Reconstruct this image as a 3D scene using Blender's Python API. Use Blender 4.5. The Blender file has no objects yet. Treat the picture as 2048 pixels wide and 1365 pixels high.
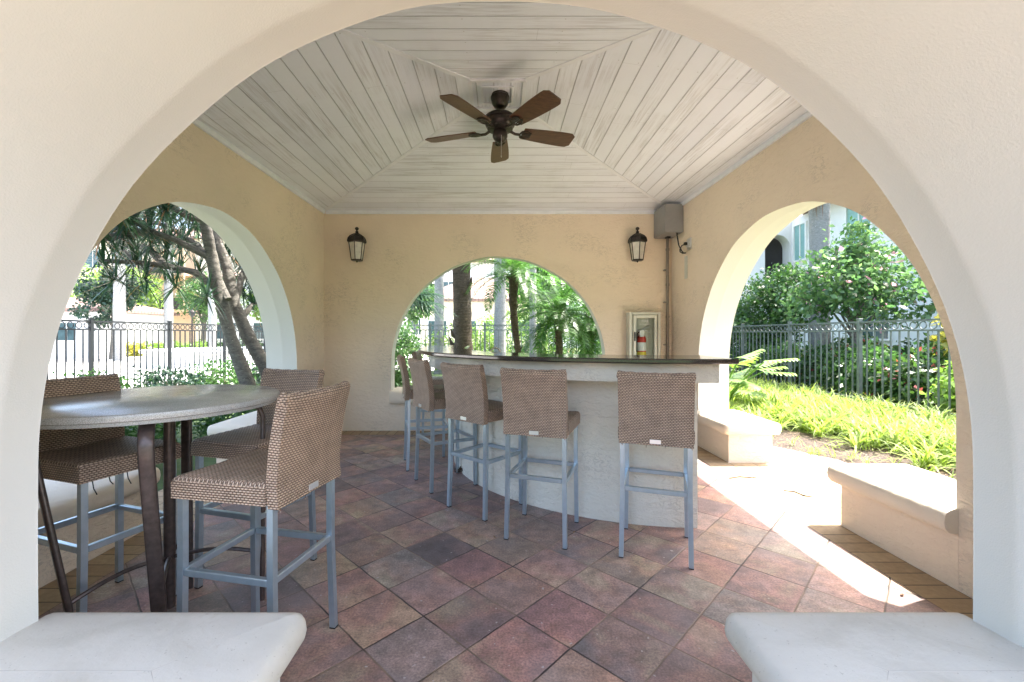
import bpy, bmesh, math, random
import numpy as np
from mathutils import Vector, Matrix, Euler
R = math.radians
PI = math.pi
random.seed(7)
rng = np.random.default_rng(11)
SC = bpy.context.scene
COL = SC.collection

# ------------------------------------------------------------------ camera, sky, sun, exposure
cam_d = bpy.data.cameras.new('camera')
cam = bpy.data.objects.new('camera', cam_d); COL.objects.link(cam)
cam.location = (0, 0, 1.3); cam.rotation_euler = (R(90), 0, 0)
cam_d.sensor_width = 36; cam_d.lens = 880 / 2048 * 36
cam_d.shift_x = 27 / 2048; cam_d.shift_y = -13.5 / 2048
cam_d.clip_start = .02; cam_d.clip_end = 600
SC.camera = cam
SUN_EL = R(62.5); SUN_AZ = R(19)          # sun stands over +x, a little towards +y
sdir = Vector((math.cos(SUN_EL) * math.cos(SUN_AZ), math.cos(SUN_EL) * math.sin(SUN_AZ), math.sin(SUN_EL)))
W = bpy.data.worlds.new('World'); SC.world = W; W.use_nodes = True
wn = W.node_tree; bg = wn.nodes['Background']
sky = wn.nodes.new('ShaderNodeTexSky'); sky.sky_type = 'NISHITA'; sky.sun_disc = False
sky.sun_elevation = SUN_EL; sky.sun_rotation = R(90) - SUN_AZ
sky.air_density = 1.0; sky.dust_density = 5.0; sky.ozone_density = 1.0
wn.links.new(sky.outputs[0], bg.inputs[0]); bg.inputs[1].default_value = .15
sl = bpy.data.lights.new('sun', 'SUN'); sl.energy = 3.0; sl.angle = R(.5); sl.color = (1, .965, .91)
so = bpy.data.objects.new('sun', sl); COL.objects.link(so)
so.rotation_euler = (-sdir).to_track_quat('-Z', 'Y').to_euler()
SC.view_settings.view_transform = 'Standard'; SC.view_settings.look = 'None'
SC.view_settings.exposure = 2.98; SC.view_settings.gamma = 1
SC.cycles.max_bounces = 10; SC.cycles.diffuse_bounces = 6; SC.cycles.glossy_bounces = 4
SC.cycles.transmission_bounces = 6; SC.cycles.transparent_max_bounces = 8
SC.cycles.use_denoising = True

# ------------------------------------------------------------------ materials
def mat(name):
    m = bpy.data.materials.new(name); m.use_nodes = True
    nt = m.node_tree
    return m, nt, nt.nodes['Principled BSDF']
def N(nt, t, **kw):
    n = nt.nodes.new('ShaderNode' + t)
    for k, v in kw.items(): setattr(n, k, v)
    return n
def ramp(nt, stops, inp=None, interp='LINEAR'):
    r = N(nt, 'ValToRGB'); r.color_ramp.interpolation = interp
    e = r.color_ramp.elements
    while len(e) < len(stops): e.new(.5)
    for k, (p, c) in enumerate(stops):
        e[k].position = p; e[k].color = (c[0], c[1], c[2], 1) if not isinstance(c, (int, float)) else (c, c, c, 1)
    if inp is not None: nt.links.new(inp, r.inputs[0])
    return r
def noise(nt, vec, scale, detail=4, rough=.55, dist=0):
    n = N(nt, 'TexNoise'); n.inputs['Scale'].default_value = scale; n.inputs['Detail'].default_value = detail
    n.inputs['Roughness'].default_value = rough; n.inputs['Distortion'].default_value = dist
    if vec is not None: nt.links.new(vec, n.inputs['Vector'])
    return n
def coords(nt, scale=(1, 1, 1), rot=(0, 0, 0), loc=(0, 0, 0), out='Object'):
    t = N(nt, 'TexCoord'); m = N(nt, 'Mapping')
    m.inputs['Scale'].default_value = scale; m.inputs['Rotation'].default_value = rot; m.inputs['Location'].default_value = loc
    nt.links.new(t.outputs[out], m.inputs[0]); return m.outputs[0]
def mix(nt, a, b, f, mode='MIX'):
    x = N(nt, 'Mix'); x.data_type = 'RGBA'; x.blend_type = mode
    for v, s in ((f, 0), (a, 6), (b, 7)):
        if isinstance(v, bpy.types.NodeSocket): nt.links.new(v, x.inputs[s])
        elif isinstance(v, (int, float)): x.inputs[s].default_value = v if s == 0 else (v, v, v, 1)
        else: x.inputs[s].default_value = (*v, 1)
    return x.outputs[2]
def math_(nt, op, a, b=None):
    x = N(nt, 'Math'); x.operation = op
    for v, s in ((a, 0), (b, 1)):
        if v is None: continue
        if isinstance(v, bpy.types.NodeSocket): nt.links.new(v, x.inputs[s])
        else: x.inputs[s].default_value = v
    return x.outputs[0]
def bump(nt, b, h, strength, dist, normal=None):
    n = N(nt, 'Bump'); n.inputs['Strength'].default_value = strength; n.inputs['Distance'].default_value = dist
    nt.links.new(h, n.inputs['Height'])
    if normal is not None: nt.links.new(normal, n.inputs['Normal'])
    if b is not None: nt.links.new(n.outputs[0], b.inputs['Normal'])
    return n.outputs[0]
def plain(name, c, rough=.5, metal=0, var=.12, nscale=9, bmp=0, spec=.5):
    m, nt, b = mat(name)
    v = coords(nt)
    n = noise(nt, v, nscale, 5)
    r = ramp(nt, [(.3, [x * (1 - var) for x in c]), (.7, [min(1, x * (1 + var)) for x in c])], n.outputs[0])
    nt.links.new(r.outputs[0], b.inputs['Base Color'])
    b.inputs['Roughness'].default_value = rough; b.inputs['Metallic'].default_value = metal
    b.inputs['Specular IOR Level'].default_value = spec
    if bmp: bump(nt, b, noise(nt, v, nscale * 12, 4).outputs[0], bmp, .004)
    return m
def stucco(name, c, streak=(3.0, 3.0, 13.0), depth=.5, var=.07, crack=.35):
    m, nt, b = mat(name)
    v = coords(nt); vs = coords(nt, streak)
    big = noise(nt, v, .9, 4)
    base = ramp(nt, [(.3, [x * (1 - var) for x in c]), (.7, [min(1, x * (1 + var * .6)) for x in c])], big.outputs[0])
    tr = noise(nt, vs, 2.6, 6, .62, .7)
    fine = noise(nt, v, 190, 2)
    ridg = math_(nt, 'ABSOLUTE', math_(nt, 'SUBTRACT', tr.outputs[0], .5))
    cr = ramp(nt, [(0, 1 - crack), (.012, 1 - crack * .45), (.03, 1)], ridg)
    msk = ramp(nt, [(.5, 0), (.62, 1)], noise(nt, v, 2.3, 3).outputs[0])
    crm = mix(nt, (1, 1, 1), cr.outputs[0], msk.outputs[0])
    colr = mix(nt, base.outputs[0], crm, 1.0, 'MULTIPLY')
    nt.links.new(colr, b.inputs['Base Color'])
    b.inputs['Roughness'].default_value = .88; b.inputs['Specular IOR Level'].default_value = .25
    n1 = bump(nt, None, tr.outputs[0], depth, .03)
    n2 = bump(nt, None, cr.outputs[0], depth * .5, .003, n1)
    bump(nt, b, fine.outputs[0], .35, .002, n2)
    return m
M = {}
M['wall'] = stucco('stucco_tan', (.82, .705, .56), (4.5, 4.5, 10.0), .65, .06, .3)
M['cream'] = stucco('stucco_cream', (.585, .572, .52), (1.2, 1.2, 1.4), .06, .03, 0)
M['bar'] = stucco('stucco_bar', (.74, .705, .61), (7, 7, 12), .6, .05, .3)
M['benchbase'] = M['wall']
# bench tops: smooth painted plaster with faint stains
m, nt, b = mat('bench_plaster'); M['benchtop'] = m
v = coords(nt); n = noise(nt, v, 3.2, 6, .6, .6)
c0 = ramp(nt, [(.30, (.50, .475, .41)), (.50, (.575, .55, .485)), (.75, (.61, .585, .52))], n.outputs[0])
st = ramp(nt, [(.62, 0), (.74, .45)], noise(nt, coords(nt, (2.5, 4, 1), (0, 0, .5)), 1.6, 5, .7, 1.2).outputs[0])
c1 = mix(nt, c0.outputs[0], (.42, .35, .27), st.outputs[0])
sp = ramp(nt, [(.66, 0), (.70, 1)], noise(nt, v, 75, 3, .7).outputs[0])
c2 = mix(nt, c1, (.30, .27, .22), math_(nt, 'MULTIPLY', sp.outputs[0], .6))
nt.links.new(c2, b.inputs['Base Color']); b.inputs['Roughness'].default_value = .8
bump(nt, b, noise(nt, v, 45, 6, .75).outputs[0], .45, .005)

# floor tiles (diagonal), colour per tile
T_S = .303; T_A = R(44.5); T_O = (-.778, 2.455)
m, nt, b = mat('clay_pavers'); M['tile'] = m
tc = N(nt, 'TexCoord'); sub = N(nt, 'VectorMath', operation='SUBTRACT'); sub.inputs[1].default_value = (T_O[0], T_O[1], 0)
nt.links.new(tc.outputs['Object'], sub.inputs[0])
rot = N(nt, 'VectorRotate'); rot.rotation_type = 'Z_AXIS'; rot.inputs['Angle'].default_value = T_A
nt.links.new(sub.outputs[0], rot.inputs['Vector'])
scl = N(nt, 'VectorMath', operation='SCALE'); scl.inputs['Scale'].default_value = 1 / T_S
nt.links.new(rot.outputs[0], scl.inputs[0])
wob = noise(nt, tc.outputs['Object'], 9, 3); wv = N(nt, 'VectorMath', operation='SCALE'); wv.inputs['Scale'].default_value = .035
ws = N(nt, 'VectorMath', operation='SUBTRACT'); ws.inputs[1].default_value = (.5, .5, .5)
nt.links.new(wob.outputs['Color'], ws.inputs[0]); nt.links.new(ws.outputs[0], wv.inputs[0])
ad = N(nt, 'VectorMath', operation='ADD'); nt.links.new(scl.outputs[0], ad.inputs[0]); nt.links.new(wv.outputs[0], ad.inputs[1])
fl = N(nt, 'VectorMath', operation='FLOOR'); nt.links.new(scl.outputs[0], fl.inputs[0])
fr = N(nt, 'VectorMath', operation='FRACTION'); nt.links.new(ad.outputs[0], fr.inputs[0])
sx = N(nt, 'SeparateXYZ'); nt.links.new(fr.outputs[0], sx.inputs[0])
def edge(s):
    return math_(nt, 'MINIMUM', s, math_(nt, 'SUBTRACT', 1.0, s))
ed = math_(nt, 'MINIMUM', edge(sx.outputs[0]), edge(sx.outputs[1]))
gr = ramp(nt, [(0, 1), (.007, 1), (.016, 0)], ed)
wnz = N(nt, 'TexWhiteNoise'); wnz.noise_dimensions = '2D'; nt.links.new(fl.outputs[0], wnz.inputs['Vector'])
pal = ramp(nt, [(0, (.33, .16, .135)), (.14, (.06, .055, .064)), (.27, (.30, .18, .15)), (.38, (.12, .088, .098)), (.5, (.30, .25, .155)), (.62, (.29, .135, .125)), (.75, (.10, .092, .10)), (.87, (.22, .21, .19)), (1, (.33, .20, .175))], wnz.outputs['Value'])
off = N(nt, 'VectorMath', operation='SCALE'); off.inputs['Scale'].default_value = 13.7
nt.links.new(wnz.outputs['Color'], off.inputs[0])
pa = N(nt, 'VectorMath', operation='ADD'); nt.links.new(off.outputs[0], pa.inputs[0]); nt.links.new(tc.outputs['Object'], pa.inputs[1])
n2 = noise(nt, pa.outputs[0], 3.1, 3, .5, .6)
pal2 = ramp(nt, [(.34, (.055, .05, .056)), (.46, (.20, .115, .095)), (.54, (.33, .15, .095)), (.66, (.36, .28, .15))], n2.outputs[0])
colr = mix(nt, pal.outputs[0], pal2.outputs[0], .42)
mot = ramp(nt, [(.3, .45), (.7, 1.65)], noise(nt, tc.outputs['Object'], 11, 6, .75).outputs[0])
colr = mix(nt, colr, mot.outputs[0], 1, 'MULTIPLY')
grain = ramp(nt, [(.32, .5), (.68, 1.6)], noise(nt, tc.outputs['Object'], 100, 4, .7).outputs[0])
colr = mix(nt, colr, grain.outputs[0], 1, 'MULTIPLY')
# grey dusty bloom, pale dots and brown spots
bl = ramp(nt, [(.5, 0), (.75, .45)], noise(nt, tc.outputs['Object'], 1.7, 4, .6).outputs[0])
colr = mix(nt, colr, (.30, .275, .28), bl.outputs[0])
sp2 = ramp(nt, [(.735, 0), (.76, .8)], noise(nt, tc.outputs['Object'], 38, 1).outputs[0])
colr = mix(nt, colr, (.45, .42, .4), sp2.outputs[0])
sp3 = ramp(nt, [(.70, 0), (.76, .6)], noise(nt, coords(nt, (1, 1, 1), (0, 0, 0), (7, 3, 1)), 11, 4, .7).outputs[0])
colr = mix(nt, colr, (.17, .085, .04), sp3.outputs[0])
gcol = ramp(nt, [(.42, (.03, .022, .018)), (.56, (.24, .17, .12))], noise(nt, tc.outputs['Object'], 2.2, 3).outputs[0])
colr = mix(nt, colr, (.31, .235, .20), .20)
colr = mix(nt, colr, gcol.outputs[0], gr.outputs[0])
nt.links.new(colr, b.inputs['Base Color'])
b.inputs['Roughness'].default_value = .5; b.inputs['Specular IOR Level'].default_value = .45
inv = math_(nt, 'SUBTRACT', 1.0, gr.outputs[0])
tilt = math_(nt, 'MULTIPLY', n2.outputs[0], .5)
n1 = bump(nt, None, math_(nt, 'ADD', inv, tilt), .6, .006)
bump(nt, b, noise(nt, tc.outputs['Object'], 150, 4, .7).outputs[0], .35, .003, n1)

def brick_mat(name, c1, c2, cm, bw, bh, mortar=.004, offset=0., rough=.8):
    m, nt, b = mat(name)
    t = N(nt, 'TexCoord'); br = N(nt, 'TexBrick'); br.offset = offset; br.squash = 1
    nt.links.new(t.outputs['UV'], br.inputs['Vector'])
    br.inputs['Scale'].default_value = 1; br.inputs['Brick Width'].default_value = bw; br.inputs['Row Height'].default_value = bh
    br.inputs['Mortar Size'].default_value = mortar; br.inputs['Mortar Smooth'].default_value = .3; br.inputs['Bias'].default_value = 0
    br.inputs['Color1'].default_value = (*c1, 1); br.inputs['Color2'].default_value = (*c2, 1); br.inputs['Mortar'].default_value = (*cm, 1)
    g = ramp(nt, [(.25, .75), (.75, 1.2)], noise(nt, t.outputs['Object'], 25, 6, .7).outputs[0])
    nt.links.new(mix(nt, br.outputs['Color'], g.outputs[0], 1, 'MULTIPLY'), b.inputs['Base Color'])
    b.inputs['Roughness'].default_value = rough
    bump(nt, b, math_(nt, 'SUBTRACT', 1.0, br.outputs['Fac']), .6, .004)
    return m
M['border'] = brick_mat('border_pavers', (.42, .32, .20), (.34, .245, .15), (.10, .075, .05), .115, .235, .004)
m, nt, b = mat('wicker_weave'); M['wicker'] = m
t = N(nt, 'TexCoord'); s = N(nt, 'SeparateXYZ'); nt.links.new(t.outputs['UV'], s.inputs[0])
rw = math_(nt, 'DIVIDE', s.outputs[1], .0092); rf_ = math_(nt, 'FRACT', rw); ri = math_(nt, 'FLOOR', rw)
rp_ = math_(nt, 'SINE', math_(nt, 'MULTIPLY', rf_, PI))
ph_ = math_(nt, 'ADD', math_(nt, 'DIVIDE', s.outputs[0], .0165), math_(nt, 'MULTIPLY', ri, .5))
cw_ = math_(nt, 'ABSOLUTE', math_(nt, 'SINE', math_(nt, 'MULTIPLY', ph_, PI)))
hgt = math_(nt, 'MULTIPLY', rp_, math_(nt, 'ADD', math_(nt, 'MULTIPLY', math_(nt, 'POWER', cw_, .7), .85), .15))
wc = ramp(nt, [(.10, (.045, .028, .018)), (.32, (.20, .13, .088)), (.6, (.42, .30, .215)), (1, (.56, .43, .33))], hgt)
g = ramp(nt, [(.3, .75), (.7, 1.2)], noise(nt, t.outputs['Object'], 14, 5, .7).outputs[0])
nt.links.new(mix(nt, wc.outputs[0], g.outputs[0], 1, 'MULTIPLY'), b.inputs['Base Color']); b.inputs['Roughness'].default_value = .42
bump(nt, b, hgt, .8, .004)
# roof tile material
M['rooftile'] = brick_mat('roof_tiles', (.27, .17, .135), (.20, .13, .11), (.06, .04, .035), .25, .35, .02, .5)

# ceiling boards: UV v = metres across the boards
m, nt, b = mat('painted_boards'); M['boards'] = m
t = N(nt, 'TexCoord'); s = N(nt, 'SeparateXYZ'); nt.links.new(t.outputs['UV'], s.inputs[0])
q = math_(nt, 'DIVIDE', s.outputs[1], .138); f = math_(nt, 'FRACT', q)
e = math_(nt, 'MINIMUM', f, math_(nt, 'SUBTRACT', 1.0, f))
g = ramp(nt, [(0, 1), (.012, 1), (.03, 0)], e)
cx = N(nt, 'CombineXYZ'); nt.links.new(math_(nt, 'MULTIPLY', s.outputs[0], 1.1), cx.inputs[0]); nt.links.new(math_(nt, 'MULTIPLY', s.outputs[1], 22.), cx.inputs[1])
wg = noise(nt, cx.outputs[0], 2.2, 6, .65, .5)
cy = N(nt, 'CombineXYZ'); nt.links.new(math_(nt, 'MULTIPLY', s.outputs[0], .7), cy.inputs[0]); nt.links.new(math_(nt, 'FLOOR', q), cy.inputs[1])
wear = ramp(nt, [(.44, 0), (.60, 1)], noise(nt, cy.outputs[0], 1.4, 5, .6).outputs[0])
gs = ramp(nt, [(.44, 0), (.60, 1)], wg.outputs[0])
fac = math_(nt, 'MULTIPLY', math_(nt, 'MULTIPLY', wear.outputs[0], gs.outputs[0]), .42)
vb = N(nt, 'TexWhiteNoise'); vb.noise_dimensions = '1D'; nt.links.new(math_(nt, 'FLOOR', q), vb.inputs['W'])
tint = ramp(nt, [(0, (.775, .82, .90)), (1, (.84, .885, .955))], vb.outputs[0])
c = mix(nt, tint.outputs[0], (.40, .40, .41), fac)
c = mix(nt, c, (.40, .405, .42), math_(nt, 'MULTIPLY', g.outputs[0], .55))
bj = math_(nt, 'FRACT', math_(nt, 'ADD', math_(nt, 'DIVIDE', s.outputs[0], 2.7), math_(nt, 'MULTIPLY', vb.outputs[0], 7.3)))
c = mix(nt, c, (.2, .2, .2), math_(nt, 'MULTIPLY', math_(nt, 'LESS_THAN', bj, .0009), .35))
nu_ = math_(nt, 'ABSOLUTE', math_(nt, 'SUBTRACT', math_(nt, 'FRACT', math_(nt, 'DIVIDE', s.outputs[0], .61)), .5)); nv_ = math_(nt, 'ABSOLUTE', math_(nt, 'SUBTRACT', f, .22))
nd = math_(nt, 'MULTIPLY', math_(nt, 'LESS_THAN', nu_, .006), math_(nt, 'LESS_THAN', nv_, .025))
c = mix(nt, c, (.3, .29, .28), math_(nt, 'MULTIPLY', nd, .6))
nt.links.new(c, b.inputs['Base Color']); b.inputs['Roughness'].default_value = .6
n1 = bump(nt, None, math_(nt, 'SUBTRACT', 1.0, g.outputs[0]), .9, .012)
bump(nt, b, wg.outputs[0], .15, .004, n1)
M['stain'] = plain('old_mortar', (.42, .39, .34), .9)
M['trim'] = plain('white_trim', (.80, .835, .89), .55, 0, .05)
M['metal'] = plain('stool_metal', (.43, .52, .585), .28, .75, .06, 30)
M['plate'] = plain('steel_plate', (.72, .73, .74), .3, .8, .05)
M['counter'] = plain('dark_granite', (.05, .042, .038), .09, 0, .5, 160)
M['table_leg'] = plain('bronze_metal', (.075, .055, .048), .33, .4, .3, 40)
# table top: speckled resin
m, nt, b = mat('speckled_resin'); M['tabletop'] = m
v = coords(nt)
a = ramp(nt, [(.38, (.27, .26, .235)), (.5, (.43, .425, .39)), (.63, (.55, .54, .50))], noise(nt, v, 420, 2, .6).outputs[0])
nt.links.new(mix(nt, a.outputs[0], ramp(nt, [(.35, .82), (.7, 1.12)], noise(nt, v, 5, 5).outputs[0]).outputs[0], 1, 'MULTIPLY'), b.inputs['Base Color'])
nt.links.new(ramp(nt, [(.3, .2), (.7, .25)], noise(nt, v, 8, 5).outputs[0]).outputs[0], b.inputs['Roughness'])
# fan
M['bronze'] = plain('oiled_bronze', (.045, .038, .032), .38, .6, .3, 50)
m, nt, b = mat('blade_wood'); M['blade'] = m
v = coords(nt, (1.5, 22, 22)); n = noise(nt, v, 4, 6, .6, .4)
r_ = ramp(nt, [(.3, (.055, .024, .014)), (.7, (.13, .06, .032))], n.outputs[0]); nt.links.new(r_.outputs[0], b.inputs['Base Color']); b.inputs['Roughness'].default_value = .35
M['iron'] = plain('black_iron', (.03, .025, .022), .35, .3, .3, 40)
M['frost'] = plain('frosted_glass', (.62, .60, .54), .35, 0, .12, 20)
M['cabinet'] = plain('cabinet_paint', (.58, .58, .50), .4, .1, .05)
M['greybox'] = plain('grey_enamel', (.30, .30, .30), .45, .1, .05)
M['conduit'] = plain('conduit_paint', (.26, .225, .19), .5, .2, .1)
M['black'] = plain('black_rubber', (.02, .02, .02), .5)
M['red'] = plain('red_paint', (.55, .05, .03), .3)
M['yellow'] = plain('yellow_label', (.75, .58, .04), .45)
M['white'] = plain('white_paint', (.78, .78, .76), .5, 0, .04)
M['chrome'] = plain('chrome', (.75, .75, .76), .15, 1, .03)
m, nt, b = mat('clear_glass'); M['glass'] = m
b.inputs['Base Color'].default_value = (.9, .95, .93, 1); b.inputs['Roughness'].default_value = .02
b.inputs['Transmission Weight'].default_value = 1; b.inputs['IOR'].default_value = 1.15
M['fence'] = plain('dark_fence_paint', (.010, .013, .015), .6, 0, .2)
M['fence_lt'] = plain('sunlit_fence_paint', (.13, .15, .14), .42, .2, .2)  # paler fence paint: sunlight on the pickets put into the colour
M['bwhite'] = plain('building_white', (.74, .74, .72), .85, 0, .04, 2, .1)
M['bcream'] = plain('building_cream', (.70, .63, .48), .85, 0, .06, 2, .1)
M['borange'] = plain('building_ochre', (.56, .40, .25), .85, 0, .06, 2, .1)
M['pane'] = plain('window_pane', (.05, .09, .10), .08, 0, .3, 3)
M['teal'] = plain('teal_shutter', (.22, .40, .38), .5, 0, .08)
M['dark'] = plain('dark_interior', (.035, .03, .028), .8)
M['water'] = plain('pool_water', (.10, .25, .30), .05)
# ground
def groundmat(name, stops, scale, bmp=.5, dist=.02, rough=.95):
    m, nt, b = mat(name); v = coords(nt)
    n = noise(nt, v, scale, 7, .7); r = ramp(nt, stops, n.outputs[0])
    nt.links.new(r.outputs[0], b.inputs['Base Color']); b.inputs['Roughness'].default_value = rough
    bump(nt, b, n.outputs[0], bmp, dist); return m
M['soil'] = groundmat('lawn_soil', [(.3, (.035, .06, .015)), (.55, (.07, .11, .03)), (.75, (.12, .13, .05))], 6)
M['mulch'] = groundmat('bark_mulch', [(.3, (.02, .014, .012)), (.5, (.07, .05, .04)), (.7, (.15, .11, .09))], 40, 1, .03)
M['gravel'] = groundmat('pale_gravel', [(.35, (.25, .22, .18)), (.5, (.55, .52, .47)), (.7, (.72, .70, .66))], 45, 1, .02)
M['concrete'] = groundmat('pale_concrete', [(.3, (.52, .50, .47)), (.7, (.62, .61, .58))], 2, .1)
# bark and leaves
def barkmat(name, c1, c2, ring=0):
    m, nt, b = mat(name); v = coords(nt, (1, 1, 1))
    n = noise(nt, coords(nt, (6, 6, 14 if ring else 3)), 2.5, 6, .7, .4)
    r = ramp(nt, [(.32, c1), (.68, c2)], n.outputs[0])
    sp = ramp(nt, [(.66, 0), (.70, .8)], noise(nt, v, 26, 3, .7).outputs[0])
    nt.links.new(mix(nt, r.outputs[0], [min(1, x * 2.2) for x in c2], sp.outputs[0]), b.inputs['Base Color'])
    b.inputs['Roughness'].default_value = .9; h = n.outputs[0]
    if ring:
        w = N(nt, 'TexWave'); w.bands_direction = 'Z'; w.inputs['Scale'].default_value = ring; w.inputs['Distortion'].default_value = 2
        nt.links.new(v, w.inputs['Vector']); h = math_(nt, 'ADD', h, math_(nt, 'MULTIPLY', w.outputs[1], .3))
    bump(nt, b, h, .7, .02); return m
M['bark'] = barkmat('grey_bark', (.055, .048, .04), (.16, .15, .125), 3)
M['bark_dk'] = barkmat('brown_bark', (.045, .032, .022), (.13, .10, .07), 5)
M['bark_pale'] = barkmat('pale_palm_bark', (.17, .17, .165), (.30, .30, .285), 2)
def leafmat(name, c1, c2, rough=.35, trans=.35, c3=None, p3=.93):
    m, nt, b = mat(name)
    g = N(nt, 'NewGeometry')
    st = [(0, c1), (p3 - .02, c2)]
    if c3: st = [(0, c1), (p3 - .01, c2), (p3, c3)]
    r = ramp(nt, st, g.outputs['Random Per Island'])
    nt.links.new(r.outputs[0], b.inputs['Base Color']); b.inputs['Roughness'].default_value = rough
    tr = N(nt, 'BsdfTranslucent'); hs = N(nt, 'HueSaturation'); hs.inputs['Value'].default_value = 1.9; hs.inputs['Saturation'].default_value = 1.1
    nt.links.new(r.outputs[0], hs.inputs['Color']); nt.links.new(hs.outputs[0], tr.inputs['Color'])
    mx = N(nt, 'MixShader'); mx.inputs[0].default_value = trans
    nt.links.new(b.outputs[0], mx.inputs[1]); nt.links.new(tr.outputs[0], mx.inputs[2])
    nt.links.new(mx.outputs[0], nt.nodes['Material Output'].inputs[0]); return m
M['leaf'] = leafmat('leaf_green', (.03, .075, .022), (.075, .15, .04))
M['leaf_dk'] = leafmat('leaf_dark', (.012, .035, .02), (.035, .07, .035), .3, .2)
M['leaf_lt'] = leafmat('leaf_light', (.10, .19, .035), (.20, .30, .07))
M['leaf_yel'] = leafmat('leaf_yellow', (.20, .22, .04), (.34, .30, .06))
M['sword'] = leafmat('sword_leaf', (.012, .035, .018), (.04, .085, .04), .3, .25, (.20, .11, .05), .955)
M['palm'] = leafmat('palm_leaf', (.03, .085, .02), (.09, .18, .045), .35, .4)
M['palm_bl'] = leafmat('fan_palm_leaf', (.03, .07, .05), (.07, .13, .08), .35, .3)
M['redmix'] = leafmat('croton_leaf', (.02, .06, .02), (.07, .13, .03), .35, .3, (.36, .09, .08), .965)
M['flowermix'] = leafmat('flowering_leaf', (.045, .105, .04), (.14, .235, .085), .22, .4, (.60, .30, .40), .99)
M['lily'] = leafmat('lily_blade', (.11, .17, .03), (.26, .33, .075), .6, .45)
M['straw'] = leafmat('dry_leaf', (.10, .065, .04), (.24, .16, .10), .8, .2)

# ------------------------------------------------------------------ mesh helpers
def finish(name, me, m, parent=None, smooth=False, angle=35):
    for x in (m if isinstance(m, (list, tuple)) else [m]): me.materials.append(x)
    if smooth:
        for p in me.polygons: p.use_smooth = True
        me.set_sharp_from_angle(angle=R(angle))
    o = bpy.data.objects.new(name, me); COL.objects.link(o)
    if parent is not None: o.parent = parent
    return o
def obj(name, bm, m, parent=None, smooth=False, uv=True, angle=35):
    bmesh.ops.recalc_face_normals(bm, faces=bm.faces[:])
    if uv: boxuv(bm)
    me = bpy.data.meshes.new(name); bm.to_mesh(me); bm.free()
    return finish(name, me, m, parent, smooth, angle)
def boxuv(bm):
    if bm.loops.layers.uv: return
    u = bm.loops.layers.uv.new('UVMap')
    for f in bm.faces:
        n = f.normal; a = max(range(3), key=lambda k: abs(n[k]))
        for l in f.loops:
            c = l.vert.co
            l[u].uv = (c.y, c.z) if a == 0 else (c.x, c.z) if a == 1 else (c.y, c.x)
def B(): return bmesh.new()
def box(bm, x0, x1, y0, y1, z0, z1, bev=0, seg=2, mi=0, mtx=None):
    r = bmesh.ops.create_cube(bm, size=1)
    for v in r['verts']:
        v.co = Vector((x0 + (v.co.x + .5) * (x1 - x0), y0 + (v.co.y + .5) * (y1 - y0), z0 + (v.co.z + .5) * (z1 - z0)))
    vs = r['verts']
    if bev:
        es = list({e for v in vs for e in v.link_edges})
        q = bmesh.ops.bevel(bm, geom=es, offset=bev, segments=seg, affect='EDGES', profile=.5)
        vs = list({v for f in q['faces'] for v in f.verts} | {v for v in vs if v.is_valid})
    if mtx is not None:
        for v in vs: v.co = mtx @ v.co
    if mi:
        for f in {f for v in vs for f in v.link_faces}: f.material_index = mi
    return vs
def tube(bm, pts, rad, n=8, cap=True, sq=False):
    pts = [Vector(p) for p in pts]; rings = []
    rr = rad if isinstance(rad, (list, tuple)) else [rad] * len(pts)
    up = None
    for i, p in enumerate(pts):
        d = (pts[min(i + 1, len(pts) - 1)] - pts[max(i - 1, 0)]).normalized()
        if up is None:
            up = Vector((0, 0, 1)) if abs(d.z) < .9 else Vector((1, 0, 0))
        a = d.cross(up).normalized(); up = a.cross(d).normalized()
        k = 4 if sq else n
        ring = []
        for j in range(k):
            t = 2 * PI * j / k + (PI / 4 if sq else 0); s = rr[i] * (1.4142 if sq else 1)
            ring.append(bm.verts.new(p + (a * math.cos(t) + up * math.sin(t)) * s))
        rings.append(ring)
    for a, b_ in zip(rings, rings[1:]):
        for j in range(len(a)):
            bm.faces.new((a[j], a[(j + 1) % len(a)], b_[(j + 1) % len(a)], b_[j]))
    if cap:
        bm.faces.new(rings[0]); bm.faces.new(rings[-1])
def lathe(bm, prof, c=(0, 0, 0), n=24, axis='Z'):
    rings = []
    for r, z in prof:
        ring = []
        for j in range(n):
            t = 2 * PI * j / n
            ring.append(bm.verts.new((c[0] + r * math.cos(t), c[1] + r * math.sin(t), c[2] + z)))
        rings.append(ring)
    for a, b_ in zip(rings, rings[1:]):
        for j in range(n): bm.faces.new((a[j], a[(j + 1) % n], b_[(j + 1) % n], b_[j]))
    bm.faces.new(rings[0]); bm.faces.new(rings[-1])
def np_mesh(name, V, m, parent=None, k=4, mi=None):
    """V: (n,k,3) separate polygons"""
    V = np.asarray(V, dtype=np.float32); n = len(V)
    me = bpy.data.meshes.new(name)
    me.vertices.add(n * k); me.vertices.foreach_set('co', V.reshape(-1))
    me.loops.add(n * k); me.loops.foreach_set('vertex_index', np.arange(n * k, dtype=np.int32))
    me.polygons.add(n); me.polygons.foreach_set('loop_start', np.arange(0, n * k, k, dtype=np.int32))
    me.update(calc_edges=True); me.validate()
    return finish(name, me, m, parent)
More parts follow.
